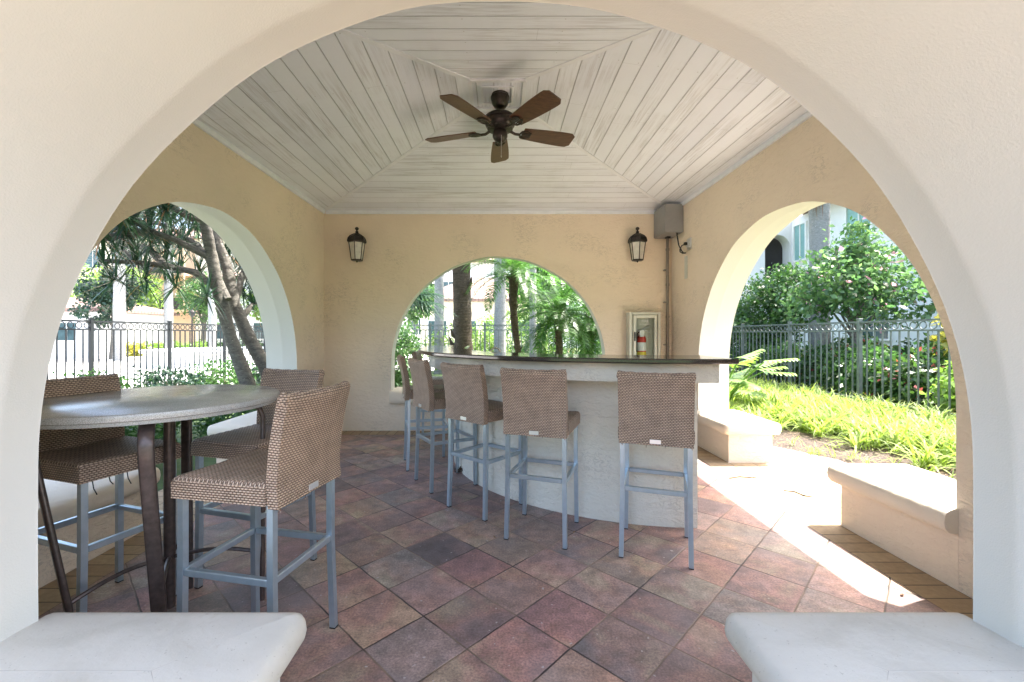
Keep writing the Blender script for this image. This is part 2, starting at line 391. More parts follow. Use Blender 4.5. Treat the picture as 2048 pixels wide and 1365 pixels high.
def np_strips(name, P, Wd, m, parent=None):
    """P: (n,s,3) centre lines, Wd: (n,s,3) half width vectors -> connected strips"""
    P = np.asarray(P); Wd = np.asarray(Wd); n, s, _ = P.shape
    V = np.stack([P - Wd, P + Wd], 2).reshape(-1, 3).astype(np.float32)
    base = np.arange(n)[:, None] * (2 * s); k = np.arange(s - 1)[None, :] * 2
    a = base + k
    F = np.stack([a, a + 1, a + 3, a + 2], -1).reshape(-1).astype(np.int32)
    me = bpy.data.meshes.new(name); nf = n * (s - 1)
    me.vertices.add(len(V)); me.vertices.foreach_set('co', V.reshape(-1))
    me.loops.add(nf * 4); me.loops.foreach_set('vertex_index', F)
    me.polygons.add(nf); me.polygons.foreach_set('loop_start', np.arange(0, nf * 4, 4, dtype=np.int32))
    me.update(calc_edges=True); me.validate()
    return finish(name, me, m, parent)
def tag(o, label=None, cat=None, group=None, kind=None):
    if label: o['label'] = label
    if cat: o['category'] = cat
    if group: o['group'] = group
    if kind: o['kind'] = kind
    return o
def empty(name, loc=(0, 0, 0), rz=0, **kw):
    o = bpy.data.objects.new(name, None); COL.objects.link(o)
    o.location = loc; o.rotation_euler = (0, 0, rz); o.empty_display_size = .1
    tag(o, **kw); return o
KIDS = {}
def children(o): return [c for c in bpy.data.objects if c.parent == o]
def copy_tree(o, parent=None):
    c = o.copy(); COL.objects.link(c); c.parent = parent
    for ch in children(o): copy_tree(ch, c)
    return c

# ------------------------------------------------------------------ ground, floor
def sheet(name, x0, x1, y0, y1, z, m, label, cat):
    bm = B(); vs = [bm.verts.new(p) for p in ((x0, y0, z), (x1, y0, z), (x1, y1, z), (x0, y1, z))]; bm.faces.new(vs)
    return tag(obj(name, bm, m), label, cat, kind='structure')
sheet('ground', -250, 250, -60, 340, -.05, M['soil'], 'green and brown planted ground around the pavilion', 'ground')
sheet('plaza', -80, -8.3, -5, 60, -.04, M['concrete'], 'pale sunlit concrete court beyond the black fence on the left', 'paving')
sheet('driveway', -6, 2, 16, 60, -.036, M['concrete'], 'pale drive beyond the rear fence', 'road')
XL, XR, YF, YB, HC = -2.35, 2.33, 1.36, 5.93, 2.963
BW = .235
sheet('floor', XL + BW, XR - BW, YF + BW, YB - BW, 0, M['tile'], 'square clay and slate coloured paving tiles laid diagonally under the pavilion', 'floor')
bm = B()
def strip(bm, a, b_, c, d, L, Wd):
    u = bm.loops.layers.uv.verify(); vs = [bm.verts.new(p) for p in (a, b_, c, d)]; f = bm.faces.new(vs)
    ex = (Vector(b_) - Vector(a)).normalized(); ey = Vector((-ex.y, ex.x, 0))
    for l in f.loops: q = l.vert.co - Vector(a); l[u].uv = (q.dot(ex), abs(q.dot(ey)))
zb = -.001
o_ = .62
def ringb(xa, xb, ya, yb, w, z, bm):   # ring of pavers laid across the strip
    strip(bm, (xa, ya, z), (xb, ya, z), (xb - w, ya + w, z), (xa + w, ya + w, z), xb - xa, w)
    strip(bm, (xb, ya, z), (xb, yb, z), (xb - w, yb - w, z), (xb - w, ya + w, z), yb - ya, w)
    strip(bm, (xb, yb, z), (xa, yb, z), (xa + w, yb - w, z), (xb - w, yb - w, z), xb - xa, w)
    strip(bm, (xa, yb, z), (xa, ya, z), (xa + w, ya + w, z), (xa + w, yb - w, z), yb - ya, w)
for k in range(3): ringb(XL - BW * k, XR + BW * k, YF - BW * k, YB + BW * k, BW, 0, bm)
tag(obj('border_paving', bm, M['border'], uv=False), 'border rows of small tan brick pavers along the walls', 'paving', kind='structure')
sheet('entrance_path', -3, 3.2, -6, YF - 2 * BW, -.004, M['tile'], 'paving continuing in front of the pavilion entrance', 'path')
bm = B(); pts = [(3.05, 1.2), (4.2, 2.2), (4.6, 3.6), (4.5, 5.3), (3.7, 6.6), (3.05, 7.5)]
bm.faces.new([bm.verts.new((x, y, -.03)) for x, y in pts]); tag(obj('mulch_bed', bm, M['mulch']), 'brown bark mulch bed beside the right hand benches', 'mulch', kind='structure')
bm = B(); pts = [(2.79, 2.6), (3.35, 2.7), (3.5, 3.6), (3.55, 4.6), (3.2, 5.2), (2.79, 5.3)]
bm.faces.new([bm.verts.new((x, y, -.014)) for x, y in pts]); tag(obj('gravel_patch', bm, M['gravel']), 'pale gravel patch outside the right opening', 'gravel', kind='structure')

# ------------------------------------------------------------------ pavilion
pav = empty('pavilion', (0, 3.6, 0), label='tan stucco garden pavilion with wide round arches and a white boarded ceiling', cat='pavilion')
pav.location = (0, 0, 0)
def arch_wall(name, u0, u1, H, cu, zc, Rr, profile, mp, z0=-.045, wob=.004, ph=0):
    bm = B(); n = 72
    ang = [PI - PI * k / n for k in range(n + 1)]
    for (cxr, czr) in ((u0 - cu, H - zc), (u1 - cu, H - zc)): ang.append(math.atan2(czr, cxr))
    ang = sorted(ang, reverse=True)
    params = [('j', -1, z) for z in (z0, zc * .35, zc * .7)] + [('a', a, 0) for a in ang] + [('j', 1, z) for z in (zc * .7, zc * .35, z0)]
    def hole(p, dr):
        if p[0] == 'j':
            return (cu + p[1] * (Rr + dr + wob * .6 * math.sin(p[2] * 9 + ph)), p[2])
        a = p[1]; r = Rr + dr + wob * (math.sin(a * 7 + ph) + .6 * math.sin(a * 17 + 2 + ph)) * math.sin(a)
        return (cu + r * math.cos(a), zc + r * math.sin(a))
    def outer(p):
        if p[0] == 'j': return (u0 if p[1] < 0 else u1, p[2])
        c, s = math.cos(p[1]), math.sin(p[1]); t = 1e9
        if c > 1e-6: t = min(t, (u1 - cu) / c)
        if c < -1e-6: t = min(t, (u0 - cu) / c)
        if s > 1e-6: t = min(t, (H - zc) / s)
        return (cu + t * c, zc + t * s)
    rings = []
    for w, dr in profile: rings.append([bm.verts.new(mp(*hole(p, dr), w)) for p in params])
    w0, w1 = profile[0][0], profile[-1][0]
    oi = [bm.verts.new(mp(*outer(p), w0)) for p in params]; oo = [bm.verts.new(mp(*outer(p), w1)) for p in params]
    for k in range(len(params) - 1):
        f = bm.faces.new((rings[0][k], rings[0][k + 1], oi[k + 1], oi[k])); f.material_index = 0
        f = bm.faces.new((rings[-1][k], rings[-1][k + 1], oo[k + 1], oo[k])); f.material_index = 1
        bm.faces.new((oi[k], oi[k + 1], oo[k + 1], oo[k])).material_index = 1
        for a, b_ in zip(rings, rings[1:]):
            bm.faces.new((a[k], a[k + 1], b_[k + 1], b_[k])).material_index = 1
    return obj(name, bm, [M['wall'], M['cream']], pav, True, angle=28)
ZC, AR = .90, 1.445
prof_f = [(0, 0), (.004, .002), (.10, .000), (.118, .004), (.14, .012), (.17, .020), (.30, .062), (.50, .125)]
prof_s = [(0, 0), (.004, .002), (.155, .000), (.17, .004), (.20, .012), (.30, .03), (.38, .045)]
YC = 3.685
arch_wall('front_wall', -2.73, 2.71, HC + .02,   .022, ZC - .012, AR, prof_f, lambda u, z, w: (u, YF - w, z), ph=1)
arch_wall('back_wall', -2.73, 2.71, HC + .02, 0, ZC, AR, prof_s, lambda u, z, w: (u, YB + w, z), ph=3)
arch_wall('side_wall', YF, YB, HC + .02, YC, ZC, AR, prof_s, lambda u, z, w: (XL - w, u, z), ph=5)
arch_wall('side_wall', YF, YB, HC + .02, YC, ZC, AR, prof_s, lambda u, z, w: (XR + w, u, z), ph=0)
# ceiling
zt = 3.285; hs = .215; cxm = (XL + XR) / 2; cym = (YF + YB) / 2
P0 = [Vector((XL, YF, HC)), Vector((XR, YF, HC)), Vector((XR, YB, HC)), Vector((XL, YB, HC))]
P1 = [Vector((cxm - hs, cym - hs, zt)), Vector((cxm + hs, cym - hs, zt)), Vector((cxm + hs, cym + hs, zt)), Vector((cxm - hs, cym + hs, zt))]
bm = B(); u = bm.loops.layers.uv.verify()
for k in range(4):
    a, b_, c, d = P0[k], P0[(k + 1) % 4], P1[(k + 1) % 4], P1[k]
    ex = (b_ - a).normalized(); nn = ex.cross(d - a).normalized(); ey = nn.cross(ex)
    f = bm.faces.new([bm.verts.new(p) for p in (a, b_, c, d)])
    for l in f.loops: q = l.vert.co - a; l[u].uv = (q.dot(ex) + 9 * k, abs(q.dot(ey)) + .03)
f = bm.faces.new([bm.verts.new(p) for p in P1])
for l in f.loops: l[u].uv = (l.vert.co.y, l.vert.co.x + .04)
me = bpy.data.meshes.new('ceiling'); bm.to_mesh(me); bm.free(); ceil = finish('ceiling', me, M['boards'], pav)
def batten(a, b_, w, h, parent, name='trim'):
    a = Vector(a); b_ = Vector(b_); d = (b_ - a); L = d.length; bm = B()
    q = d.to_track_quat('X', 'Z').to_matrix().to_4x4(); q.translation = a
    box(bm, 0, L, -w / 2, w / 2, -h, h, .002, 1, mtx=q)
    return obj(name, bm, M['trim'], parent)
for k in range(4):
    batten(P0[k], P1[k], .042, .007, ceil, 'hip_trim')
    dz = Vector((0, 0, -.006))
    batten(P1[k] + dz, P1[(k + 1) % 4] + dz, .03, .010, ceil, 'hatch_frame')
bm = B(); s_ = .135
for (x0, x1, y0, y1) in ((-s_, s_, -s_, -s_ + .02), (-s_, s_, s_ - .02, s_), (-s_, -s_ + .02, -s_ + .02, s_ - .02), (s_ - .02, s_, -s_ + .02, s_ - .02)):
    box(bm, cxm + x0, cxm + x1, cym + y0, cym + y1, zt - .014, zt - .001, .002, 1)
obj('hatch_frame', bm, M['trim'], ceil)
for (a, b_) in (((XL, YF + .02, HC - .022), (XL, YB - .02, HC - .022)), ((XR, YF + .02, HC - .022), (XR, YB - .02, HC - .022))):
    batten(a, b_, .05, .022, ceil, 'wall_trim')
batten((XL + .03, YB, HC - .022), (XR - .03, YB, HC - .022), .05, .022, ceil, 'wall_trim')
# roof with wide eaves
EX = .95
bm = B(); zr = HC + .07
e0 = [(-3.30, -.05, zr), (3.32, -.05, zr), (3.32, 7.3, zr), (-3.30, 7.3, zr)]
lo = [bm.verts.new(p) for p in e0]; up_ = [bm.verts.new((p[0], p[1], zr + .16)) for p in e0]
ap = [bm.verts.new((cxm - .3, cym, zr + 1.5)), bm.verts.new((cxm + .3, cym, zr + 1.5))]
for k in range(4): bm.faces.new((lo[k], lo[(k + 1) % 4], up_[(k + 1) % 4], up_[k]))
bm.faces.new(lo); bm.faces.new((up_[0], up_[1], ap[1], ap[0])); bm.faces.new((up_[1], up_[2], ap[1])); bm.faces.new((up_[2], up_[3], ap[0], ap[1])); bm.faces.new((up_[3], up_[0], ap[0]))
# the underside must stay above the ceiling: cut the soffit open over the room
bmesh.ops.delete(bm, geom=[f for f in bm.faces if len(f.verts) == 4 and all(abs(v.co.z - zr) < 1e-4 for v in f.verts)], context='FACES')
ins = [bm.verts.new(p) for p in ((-2.5, 1.1, zr), (2.5, 1.1, zr), (2.5, 6.1, zr), (-2.5, 6.1, zr))]
for k in range(4): bm.faces.new((lo[k], lo[(k + 1) % 4], ins[(k + 1) % 4], ins[k]))
obj('roof', bm, M['rooftile'], pav)

# ------------------------------------------------------------------ benches
M['cap'] = stucco('bench_cap', (.76, .68, .56), (4, 4, 5), .4, .05, .15)
def bench(label, x0, x1, y0, y1, edge, top=.412, th=.105, over=.07, closed=(), group='built-in plaster benches under the arches', ridge=.012, bmat=None, tz=None):
    """footprint of the base; 'closed' lists sides that butt a jamb and carry no overhang"""
    t = empty('bench', ((x0 + x1) / 2, (y0 + y1) / 2, 0), label=label, cat='bench', group=group)
    ox, oy = t.location.x, t.location.y
    bm = B(); box(bm, x0 - ox, x1 - ox, y0 - oy, y1 - oy, -.03, top - th + .004)
    obj('bench_base', bm, bmat or M['benchbase'], t, True)
    a = x0 - (0 if 'x0' in closed else over) - ox; b_ = x1 + (0 if 'x1' in closed else over) - ox
    c = y0 - (0 if 'y0' in closed else over) - oy; d = y1 + (0 if 'y1' in closed else over) - oy
    bm = B(); rows = []
    prof = [(.055, 0), (.022, .006), (.004, .028), (0, th * .45), (.003, th * .7), (.012, th * .86), (.028, th * .95), (.05, th)]
    lx, ly = b_ - a, d - c; rd = min(lx, ly) / 2
    prof += [(rd * .5, th + ridge * .6)]
    for ins_, z in prof:
        rr = max(.004, .05 - ins_) ; ring = []
        X0 = a + (0 if 'x0' in closed else ins_); X1 = b_ - (0 if 'x1' in closed else ins_); Y0 = c + (0 if 'y0' in closed else ins_); Y1 = d - (0 if 'y1' in closed else ins_)
        for (px, py, s0, ca, cb) in ((X1, Y1, 0, 'x1', 'y1'), (X0, Y1, 90, 'x0', 'y1'), (X0, Y0, 180, 'x0', 'y0'), (X1, Y0, 270, 'x1', 'y0')):
            r2 = rr if ca not in closed and cb not in closed else .001
            qx = px - r2 * (1 if px == X1 else -1); qy = py - r2 * (1 if py == Y1 else -1)
            for k in range(5):
                an = R(s0 + 90 * k / 4); ring.append(bm.verts.new((qx + r2 * math.cos(an), qy + r2 * math.sin(an), z)))
        rows.append(ring)
    for p, q in zip(rows, rows[1:]):
        for j in range(len(p)): bm.faces.new((p[j], p[(j + 1) % len(p)], q[(j + 1) % len(p)], q[j]))
    bm.faces.new(rows[0])
    # hipped middle
    if lx > ly: r0, r1 = Vector((a + (0 if 'x0' in closed else ly / 2), (c + d) / 2, th + ridge)), Vector((b_ - (0 if 'x1' in closed else ly / 2), (c + d) / 2, th + ridge))
    else: r0, r1 = Vector(((a + b_) / 2, c + (0 if 'y0' in closed else lx / 2), th + ridge)), Vector(((a + b_) / 2, d - (0 if 'y1' in closed else lx / 2), th + ridge))
    va, vb = bm.verts.new(r0), bm.verts.new(r1); last = rows[-1]; n = len(last)
    near = [va if (v.co - r0).length < (v.co - r1).length else vb for v in last]
    for j in range(n):
        k = (j + 1) % n
        bm.faces.new((last[j], last[k], near[j])) if near[j] is near[k] else bm.faces.new((last[j], last[k], near[k], near[j]))
    for v in bm.verts: v.co.z += top - th
    bmesh.ops.remove_doubles(bm, verts=bm.verts[:], dist=.0002)
    tp = obj('bench_top', bm, M['benchtop'] if 'foreground' in label else M['cap'], t, True, angle=50)
    if 'foreground' in label:
        e_ = a if abs(r1.x - b_) > .01 and 'x0' not in closed else b_
        e_ = b_ - .07 if 'x1' not in closed else a + .07; rn = r1 if 'x1' not in closed else r0; zz = Vector((0, 0, top - th - .0006))
        for p_, q_ in ((r0, r1), (rn, Vector((e_, d - .07, th + .001))), (rn, Vector((e_, c + .07, th + .001)))):
            bm = B(); tube(bm, [p_ + zz, q_ + zz], .0013, 5); obj('joint_line', bm, M['stain'], t)
    return t
bench('white plaster bench in the left foreground beside the entrance', -1.43, -.68, .92, 1.37, 0, closed=('x0',), bmat=M['cream'])
bench('white plaster bench in the right foreground beside the entrance', .79, 1.475, .92, 1.37, 0, closed=('x1',), bmat=M['cream'])
bench('sunlit plaster bench with cracked end, nearer one in the right arch', XR - .002, XR + .44, YC - AR - .012, 2.99, 0, closed=('y0',), th=.125)
bench('short plaster bench behind the bar, farther one in the right arch', XR - .002, XR + .44, 4.45, YC + AR + .012, 0, closed=('y1',), th=.125)
bench('stained plaster bench behind the table, nearer one in the left arch', XL - .44, XL + .002, YC - AR - .012, 2.93, 0, closed=('y0',), th=.125)
bench('plaster bench behind the far wicker table stool in the left arch', XL - .44, XL + .002, 4.35, YC + AR + .012, 0, closed=('y1',), th=.125)
bench('plaster ledge bench under the rear arch behind the bar', -AR - .012, AR + .012, YB - .002, YB + .44, 0, top=.535, th=.17, closed=('x0', 'x1'))

# ------------------------------------------------------------------ bar
def smooth_curve(pts, n):
    pts = [Vector((p[0], p[1], 0)) for p in pts]; out = []
    P = [pts[0] * 2 - pts[1]] + pts + [pts[-1] * 2 - pts[-2]]
    segs = len(pts) - 1
    for i in range(segs):
        p0, p1, p2, p3 = P[i:i + 4]
        for k in range(n):
            t = k / n
            out.append(.5 * ((2 * p1) + (p2 - p0) * t + (2 * p0 - 5 * p1 + 4 * p2 - p3) * t * t + (3 * p1 - p0 - 3 * p2 + p3) * t ** 3))
    out.append(pts[-1]); return out
def offset_curve(c, d):
    out = []
    for i, p in enumerate(c):
        t = (c[min(i + 1, len(c) - 1)] - c[max(i - 1, 0)]).normalized(); out.append(p + Vector((-t.y, t.x, 0)) * d)
    return out
def band(name, outer, inner, z0, z1, m, parent, bev=0):
    bm = B()
    def ring(c, z): return [bm.verts.new((p.x, p.y, z)) for p in c]
    e = bev
    secs = [(0, z0 + e), (0, z1 - e)] if e else None
    oc, ic = outer, inner
    if not e:
        o0, o1, i0, i1 = ring(oc, z0), ring(oc, z1), ring(ic, z0), ring(ic, z1); loops = [o0, o1, i1, i0]
    else:
        oin = [p + (q - p).normalized() * e for p, q in zip(oc, ic)]; iin = [q + (p - q).normalized() * e for p, q in zip(oc, ic)]
        loops = [ring(oin, z0), ring(oc, z0 + e), ring(oc, z1 - e), ring(oin, z1), ring(iin, z1), ring(ic, z1 - e), ring(ic, z0 + e), ring(iin, z0)]
    L = len(loops)
    for k in range(L):
        a, b_ = loops[k], loops[(k + 1) % L]
        for j in range(len(a) - 1): bm.faces.new((a[j], a[j + 1], b_[j + 1], b_[j]))
    bm.faces.new([l[0] for l in loops]); bm.faces.new([l[-1] for l in loops])
    return obj(name, bm, m, parent, True)
bar = empty('bar_counter', (.4, 3.6, 0), label='curved pale stucco bar with a glossy dark stone top', cat='bar'); bar.location = (0, 0, 0)
CP = [(1.455, 2.66), (1.2, 2.665), (.81, 2.725), (.44, 2.84), (.04, 3.045), (-.40, 3.46), (-.70, 3.98), (-.835, 4.55), (-.88, 5.2), (-.89, 5.90)]
cc = smooth_curve(CP, 8)
ic = offset_curve(cc, -.50)
ic = [Vector((max(p.x, -9), p.y, 0)) for p in ic]
ic[0] = Vector((1.455, 3.17, 0)); ic[1] = Vector((1.42, 3.17, 0)); ic[-1].y = 5.90
band('countertop', cc, ic, 1.118, 1.15, M['counter'], bar, .008)
ao = offset_curve(cc, -.115); ai = offset_curve(cc, -.36)
for c_ in (ao, ai): c_[0].x = 1.385; c_[1].x = min(c_[1].x, 1.36)
band('apron', ao, ai, .992, 1.117, M['bar'], bar)
bc = []
for k in range(41):
    a = R(268 - k * 2.15); bc.append(Vector((1.40 + 1.88 * math.cos(a), 4.83 + 1.88 * math.sin(a), 0)))
bc += [Vector((-.48, 4.9 + .25 * k, 0)) for k in range(1, 4)] + [Vector((-.48, 5.90, 0))]
bi = offset_curve(bc, -.17)
band('base', bc, bi, -.01, .991, M['bar'], bar)
# work surface inside the bar, with a tap
bw = offset_curve(bc, -.175); bx_ = offset_curve(bc, -.62)
fau = empty('faucet', (-.085, 4.05, .9), label='thin chrome gooseneck faucet rising behind the bar top', cat='faucet')
band('work_surface', bw[6:], bx_[6:], .86, .90, M['counter'], bar)
bm = B(); pts = [(0, 0, 0), (0, 0, .20)] + [(.055 - .055 * math.cos(R(a)), 0, .20 + .075 * math.sin(R(a))) for a in range(15, 181, 15)] + [(.11, 0, .16)]
tube(bm, pts, .007, 10); lathe(bm, [(.02, 0), (.02, .02), (.012, .03)], n=16); obj('spout', bm, M['chrome'], fau, True)
bm = B(); tube(bm, [(0, .02, .03), (0, .07, .05)], .005); obj('handle', bm, M['chrome'], fau, True)

# ------------------------------------------------------------------ bar stools
def slab(fn, nu, nv, th, m, name, parent, ulen, vlen):
    """fn(u,v)->(point, normal) closed slab with metre UVs"""
    bm = B(); uvl = bm.loops.layers.uv.verify(); G = [[], []]; uvd = {}
    for s in (0, 1):
        for i in range(nu + 1):
            row = []
            for j in range(nv + 1):
                p, n = fn(i / nu, j / nv); v = bm.verts.new(Vector(p) + Vector(n) * (th * (s - .5)))
                uvd[v] = (i / nu * ulen + s * .003, j / nv * vlen); row.append(v)
            G[s].append(row)
    fs = []
    for s in (0, 1):
        for i in range(nu):
            for j in range(nv): bm.faces.new((G[s][i][j], G[s][i + 1][j], G[s][i + 1][j + 1], G[s][i][j + 1]))
    side = []
    for i in range(nu):
        for j in (0, nv): side.append(((G[0][i][j], G[0][i + 1][j], G[1][i + 1][j], G[1][i][j]), 0))
    for j in range(nv):
        for i in (0, nu): side.append(((G[0][i][j], G[0][i][j + 1], G[1][i][j + 1], G[1][i][j]), 1))
    sf = {}
    for vs, k in side: sf[bm.faces.new(vs)] = k
    back = {v for r_ in G[1] for v in r_}
    for f in bm.faces:
        for l in f.loops:
            uu = uvd[l.vert]
            if f in sf and l.vert in back:
                uu = (uu[0], uu[1] + th) if sf[f] == 0 else (uu[0] + th, uu[1])
            l[uvl].uv = uu
    # soften the rim
    bmesh.ops.recalc_face_normals(bm, faces=bm.faces[:])
    return obj(name, bm, m, parent, True, uv=False, angle=60)
def make_stool():
    r = empty('bar_stool', label='x', cat='bar stool', group='wicker bar stools with metal legs')
    # seat, ridged across
    bm = B(); uvl = bm.loops.layers.uv.verify()
    nx = 44; x0, x1, w, z0, z1 = -.185, .222, .208, .683, .768
    prof = []
    for i in range(nx + 1):
        t = i / nx; x = x0 + (x1 - x0) * t
        z = z1 - .0045 * (1 - abs(math.sin(PI * (x - x0) / .046))) - (.012 * max(0, (t - .93) / .07) ** 2)
        prof.append((x, z))
    ys = [(-w, -.014), (-w + .004, -.004), (-w + .016, 0), (0, -.006), (w - .016, 0), (w - .004, -.004), (w, -.014)]
    top = [[bm.verts.new((x, y, z + dz)) for (y, dz) in ys] for (x, z) in prof]
    for i in range(nx):
        for j in range(len(ys) - 1):
            f = bm.faces.new((top[i][j], top[i + 1][j], top[i + 1][j + 1], top[i][j + 1]))
            for l in f.loops: l[uvl].uv = (l.vert.co.y, l.vert.co.x)
    low = [[bm.verts.new((x, s * w * .995, z0)) for (x, z) in prof] for s in (-1, 1)]
    for s in (0, 1):
        jj = 0 if s == 0 else len(ys) - 1
        for i in range(nx):
            f = bm.faces.new((top[i][jj], top[i + 1][jj], low[s][i + 1], low[s][i]))
            for l in f.loops: l[uvl].uv = (l.vert.co.x, l.vert.co.z)
    for i in (0, nx):
        f = bm.faces.new([top[i][j] for j in range(len(ys))] + [low[1][i], low[0][i]])
        for l in f.loops: l[uvl].uv = (l.vert.co.y, l.vert.co.z)
    for i in range(nx):
        f = bm.faces.new((low[0][i], low[0][i + 1], low[1][i + 1], low[1][i]))
        for l in f.loops: l[uvl].uv = (l.vert.co.y, l.vert.co.x)
    obj('seat', bm, M['wicker'], r, True, uv=False, angle=50)
    def bf(u, v):
        y = (u - .5) * (.400 + .008 * v); z = .672 + v * .392
        x = -.213 + .010 * math.sin(min(1, v / .42) * PI) * .6 - (.044 * max(0, (v - .42) / .58) ** 1.35)
        x -= .018 * (1 - (2 * u - 1) ** 2) * v
        z += .006 * (abs(2 * u - 1) ** 3) * v + .002 * math.sin(u * 40) * (v > .99)
        return (x, y, z), (1, 0, .12 * v)
    slab(bf, 16, 22, .044, M['wicker'], 'backrest', r, .405, .395)
    bm = B()                                            # woven rim roll along the top edge
    pts = []
    for k in range(17):
        (x, y, z), _ = bf(k / 16, 1); pts.append((x + .002, y, z))
    tube(bm, pts, .023, 10); ro = obj('rim', bm, M['wicker'], children(r)[-1], True)
    for sx_ in (-1, 1):
        for sy in (-1, 1):
            bm = B(); x = .195 * sx_; y = .182 * sy
            pts = [(x + (.012 * sx_ if sx_ < 0 else 0), y + .006 * sy, 0), (x, y, .40), (x, y, .69)]
            tube(bm, pts, .0128, sq=True); q = obj('leg', bm, M['metal'], r)
            bm = B(); box(bm, pts[0][0] - .013, pts[0][0] + .013, pts[0][1] - .013, pts[0][1] + .013, -.001, .006); obj('foot_cap', bm, M['black'], q)
    for s in (-1, 1):
        bm = B(); box(bm, -.18, .18, .182 * s - .0115, .182 * s + .0115, .385, .412, .003, 1); obj('stretcher', bm, M['metal'], r)
        bm = B(); box(bm, .195 * s - .0115, .195 * s + .0115, -.168, .168, .39 if s < 0 else .385, .417 if s < 0 else .412, .003, 1); obj('stretcher', bm, M['metal'], r)
    bm = B(); box(bm, -.2395, -.236, -.030, .030, .682, .706, .001, 1); pl_ = obj('label_plate', bm, M['plate'], r)
    # worn threads hanging from the underside
    bm = B(); rs = random.Random(5)
    for k in range(14):
        y = rs.uniform(-.2, .2); x = rs.choice((-.232, -.2, rs.uniform(-.1, .2))); L = rs.uniform(.008, .022)
        tube(bm, [(x, y, .69), (x + rs.uniform(-.004, .004), y + rs.uniform(-.004, .004), .678 - L)], .0017, 4)
    tag(obj('loose_strands', bm, M['wicker'], r), kind='stuff')
    return r
stool = make_stool()
ST = [((.964, 2.70), 70, 'empty wicker stool at the right end of the bar, seen square from behind'),
      ((.298, 2.926), 70, 'wicker stool at the front of the bar, second from its right end'),
      ((-.095, 3.35), 48, 'wicker stool at the curve of the bar, third from its right end'),
      ((-.4625, 3.869), 29.6, 'wicker bar stool at the left of the bar, fourth from its right end'),
      ((-.718, 4.43), 16, 'wicker bar stool on the left side of the bar, fifth from its right end'),
      ((-.745, 5.38), 2, 'farthest wicker stool at the bar, close to the rear arch'),
      ((-.973, 1.813), 168, 'nearest light brown wicker stool in front of the round table'),
      ((-1.305, 2.394), 253.7, 'wicker stool on the far right side of the round table'),
      ((-1.86, 2.07), -18.8, 'dark wicker stool left of the round table with threads hanging from its seat')]
for k, ((x, y), a, lab) in enumerate(ST):
    o = stool if k == 0 else copy_tree(stool)
    o.location = (x, y, 0); o.rotation_euler = (0, 0, R(a)); o['label'] = lab
    if k == 8:
        bm = B()
        for (yy, L) in ((-.16, .06), (-.10, .035), (-.03, .055), (.03, .05)):
            tube(bm, [(.215, yy, .69), (.218, yy + .004, .68 - L * .5), (.214, yy + .018, .68 - L)], .0022, 5)
        obj('hanging_thread', bm, M['black'], o)

# ------------------------------------------------------------------ round table
TC = (-1.63, 2.09); TR = .53; TZ = 1.003
tb = empty('round_table', (TC[0], TC[1], 0), label='tall round table with speckled stone-look top and dark bronze legs', cat='table')
bm = B(); lathe(bm, [(TR - .035, TZ - .046), (TR - .014, TZ - .044), (TR - .010, TZ - .030), (TR - .002, TZ - .026), (TR, TZ - .012), (TR - .003, TZ - .003), (TR - .010, TZ)], n=96)
obj('tabletop', bm, M['tabletop'], tb, True)
def lw(x, y): return (x - TC[0], y - TC[1])
legs = [((-1.87, 1.76), (-1.72, 1.76)), ((-1.335, 1.665), (-1.35, 1.75)), ((-1.22, 2.28), (-1.17, 2.18)), ((-1.66, 2.34), (-1.60, 2.262))]
for (tp, ft) in legs:
    bm = B(); (tx, ty), (fx, fy) = lw(*tp), lw(*ft)
    pts = [(tx * .72, ty * .72, TZ - .055), (tx * .88, ty * .88, TZ - .06), (tx * .97, ty * .97, TZ - .085), (tx, ty, TZ - .13), (tx + (fx - tx) * .08, ty + (fy - ty) * .08, TZ - .2), (fx, fy, .2), (fx + (fx - tx) * .1, fy + (fy - ty) * .1, .0)]
    # flat bar section, bar face turned tangentially
    a = math.atan2(ty, tx); rings = []
    for i, p in enumerate(pts):
        p = Vector(p); d = (Vector(pts[min(i + 1, 6)]) - Vector(pts[max(i - 1, 0)])).normalized()
        t_ = Vector((-math.sin(a), math.cos(a), 0)); n_ = d.cross(t_).normalized()
        rings.append([bm.verts.new(p + t_ * sx_ * .026 + n_ * sz * .011) for sx_, sz in ((-.8, -1), (.8, -1), (1, -.5), (1, .5), (.8, 1), (-.8, 1), (-1, .5), (-1, -.5))])
    for p, q in zip(rings, rings[1:]):
        for j in range(8): bm.faces.new((p[j], p[(j + 1) % 8], q[(j + 1) % 8], q[j]))
    bm.faces.new(rings[0]); bm.faces.new(rings[-1]); obj('leg', bm, M['table_leg'], tb, True, angle=50)
bm = B(); cx_, cy_ = lw(-1.57, 2.10); tube(bm, [(cx_, cy_, 0), (cx_, cy_, TZ - .05)], .024, 14); obj('centre_post', bm, M['table_leg'], tb, True)
for (tp, ft) in legs:
    fx, fy = lw(*ft); bm = B(); dx, dy = fx - cx_, fy - cy_
    pts = [(cx_ + dx * t, cy_ + dy * t, .235 + .03 * math.sin(t * PI) - .015 * t) for t in [k / 8 for k in range(9)]]
    tube(bm, pts, .0095, 8); obj('foot_rail', bm, M['table_leg'], tb, True)
bm = B(); lathe(bm, [(.30, TZ - .05), (.30, TZ - .056), (.02, TZ - .056)], n=32); obj('mount_plate', bm, M['table_leg'], tb)

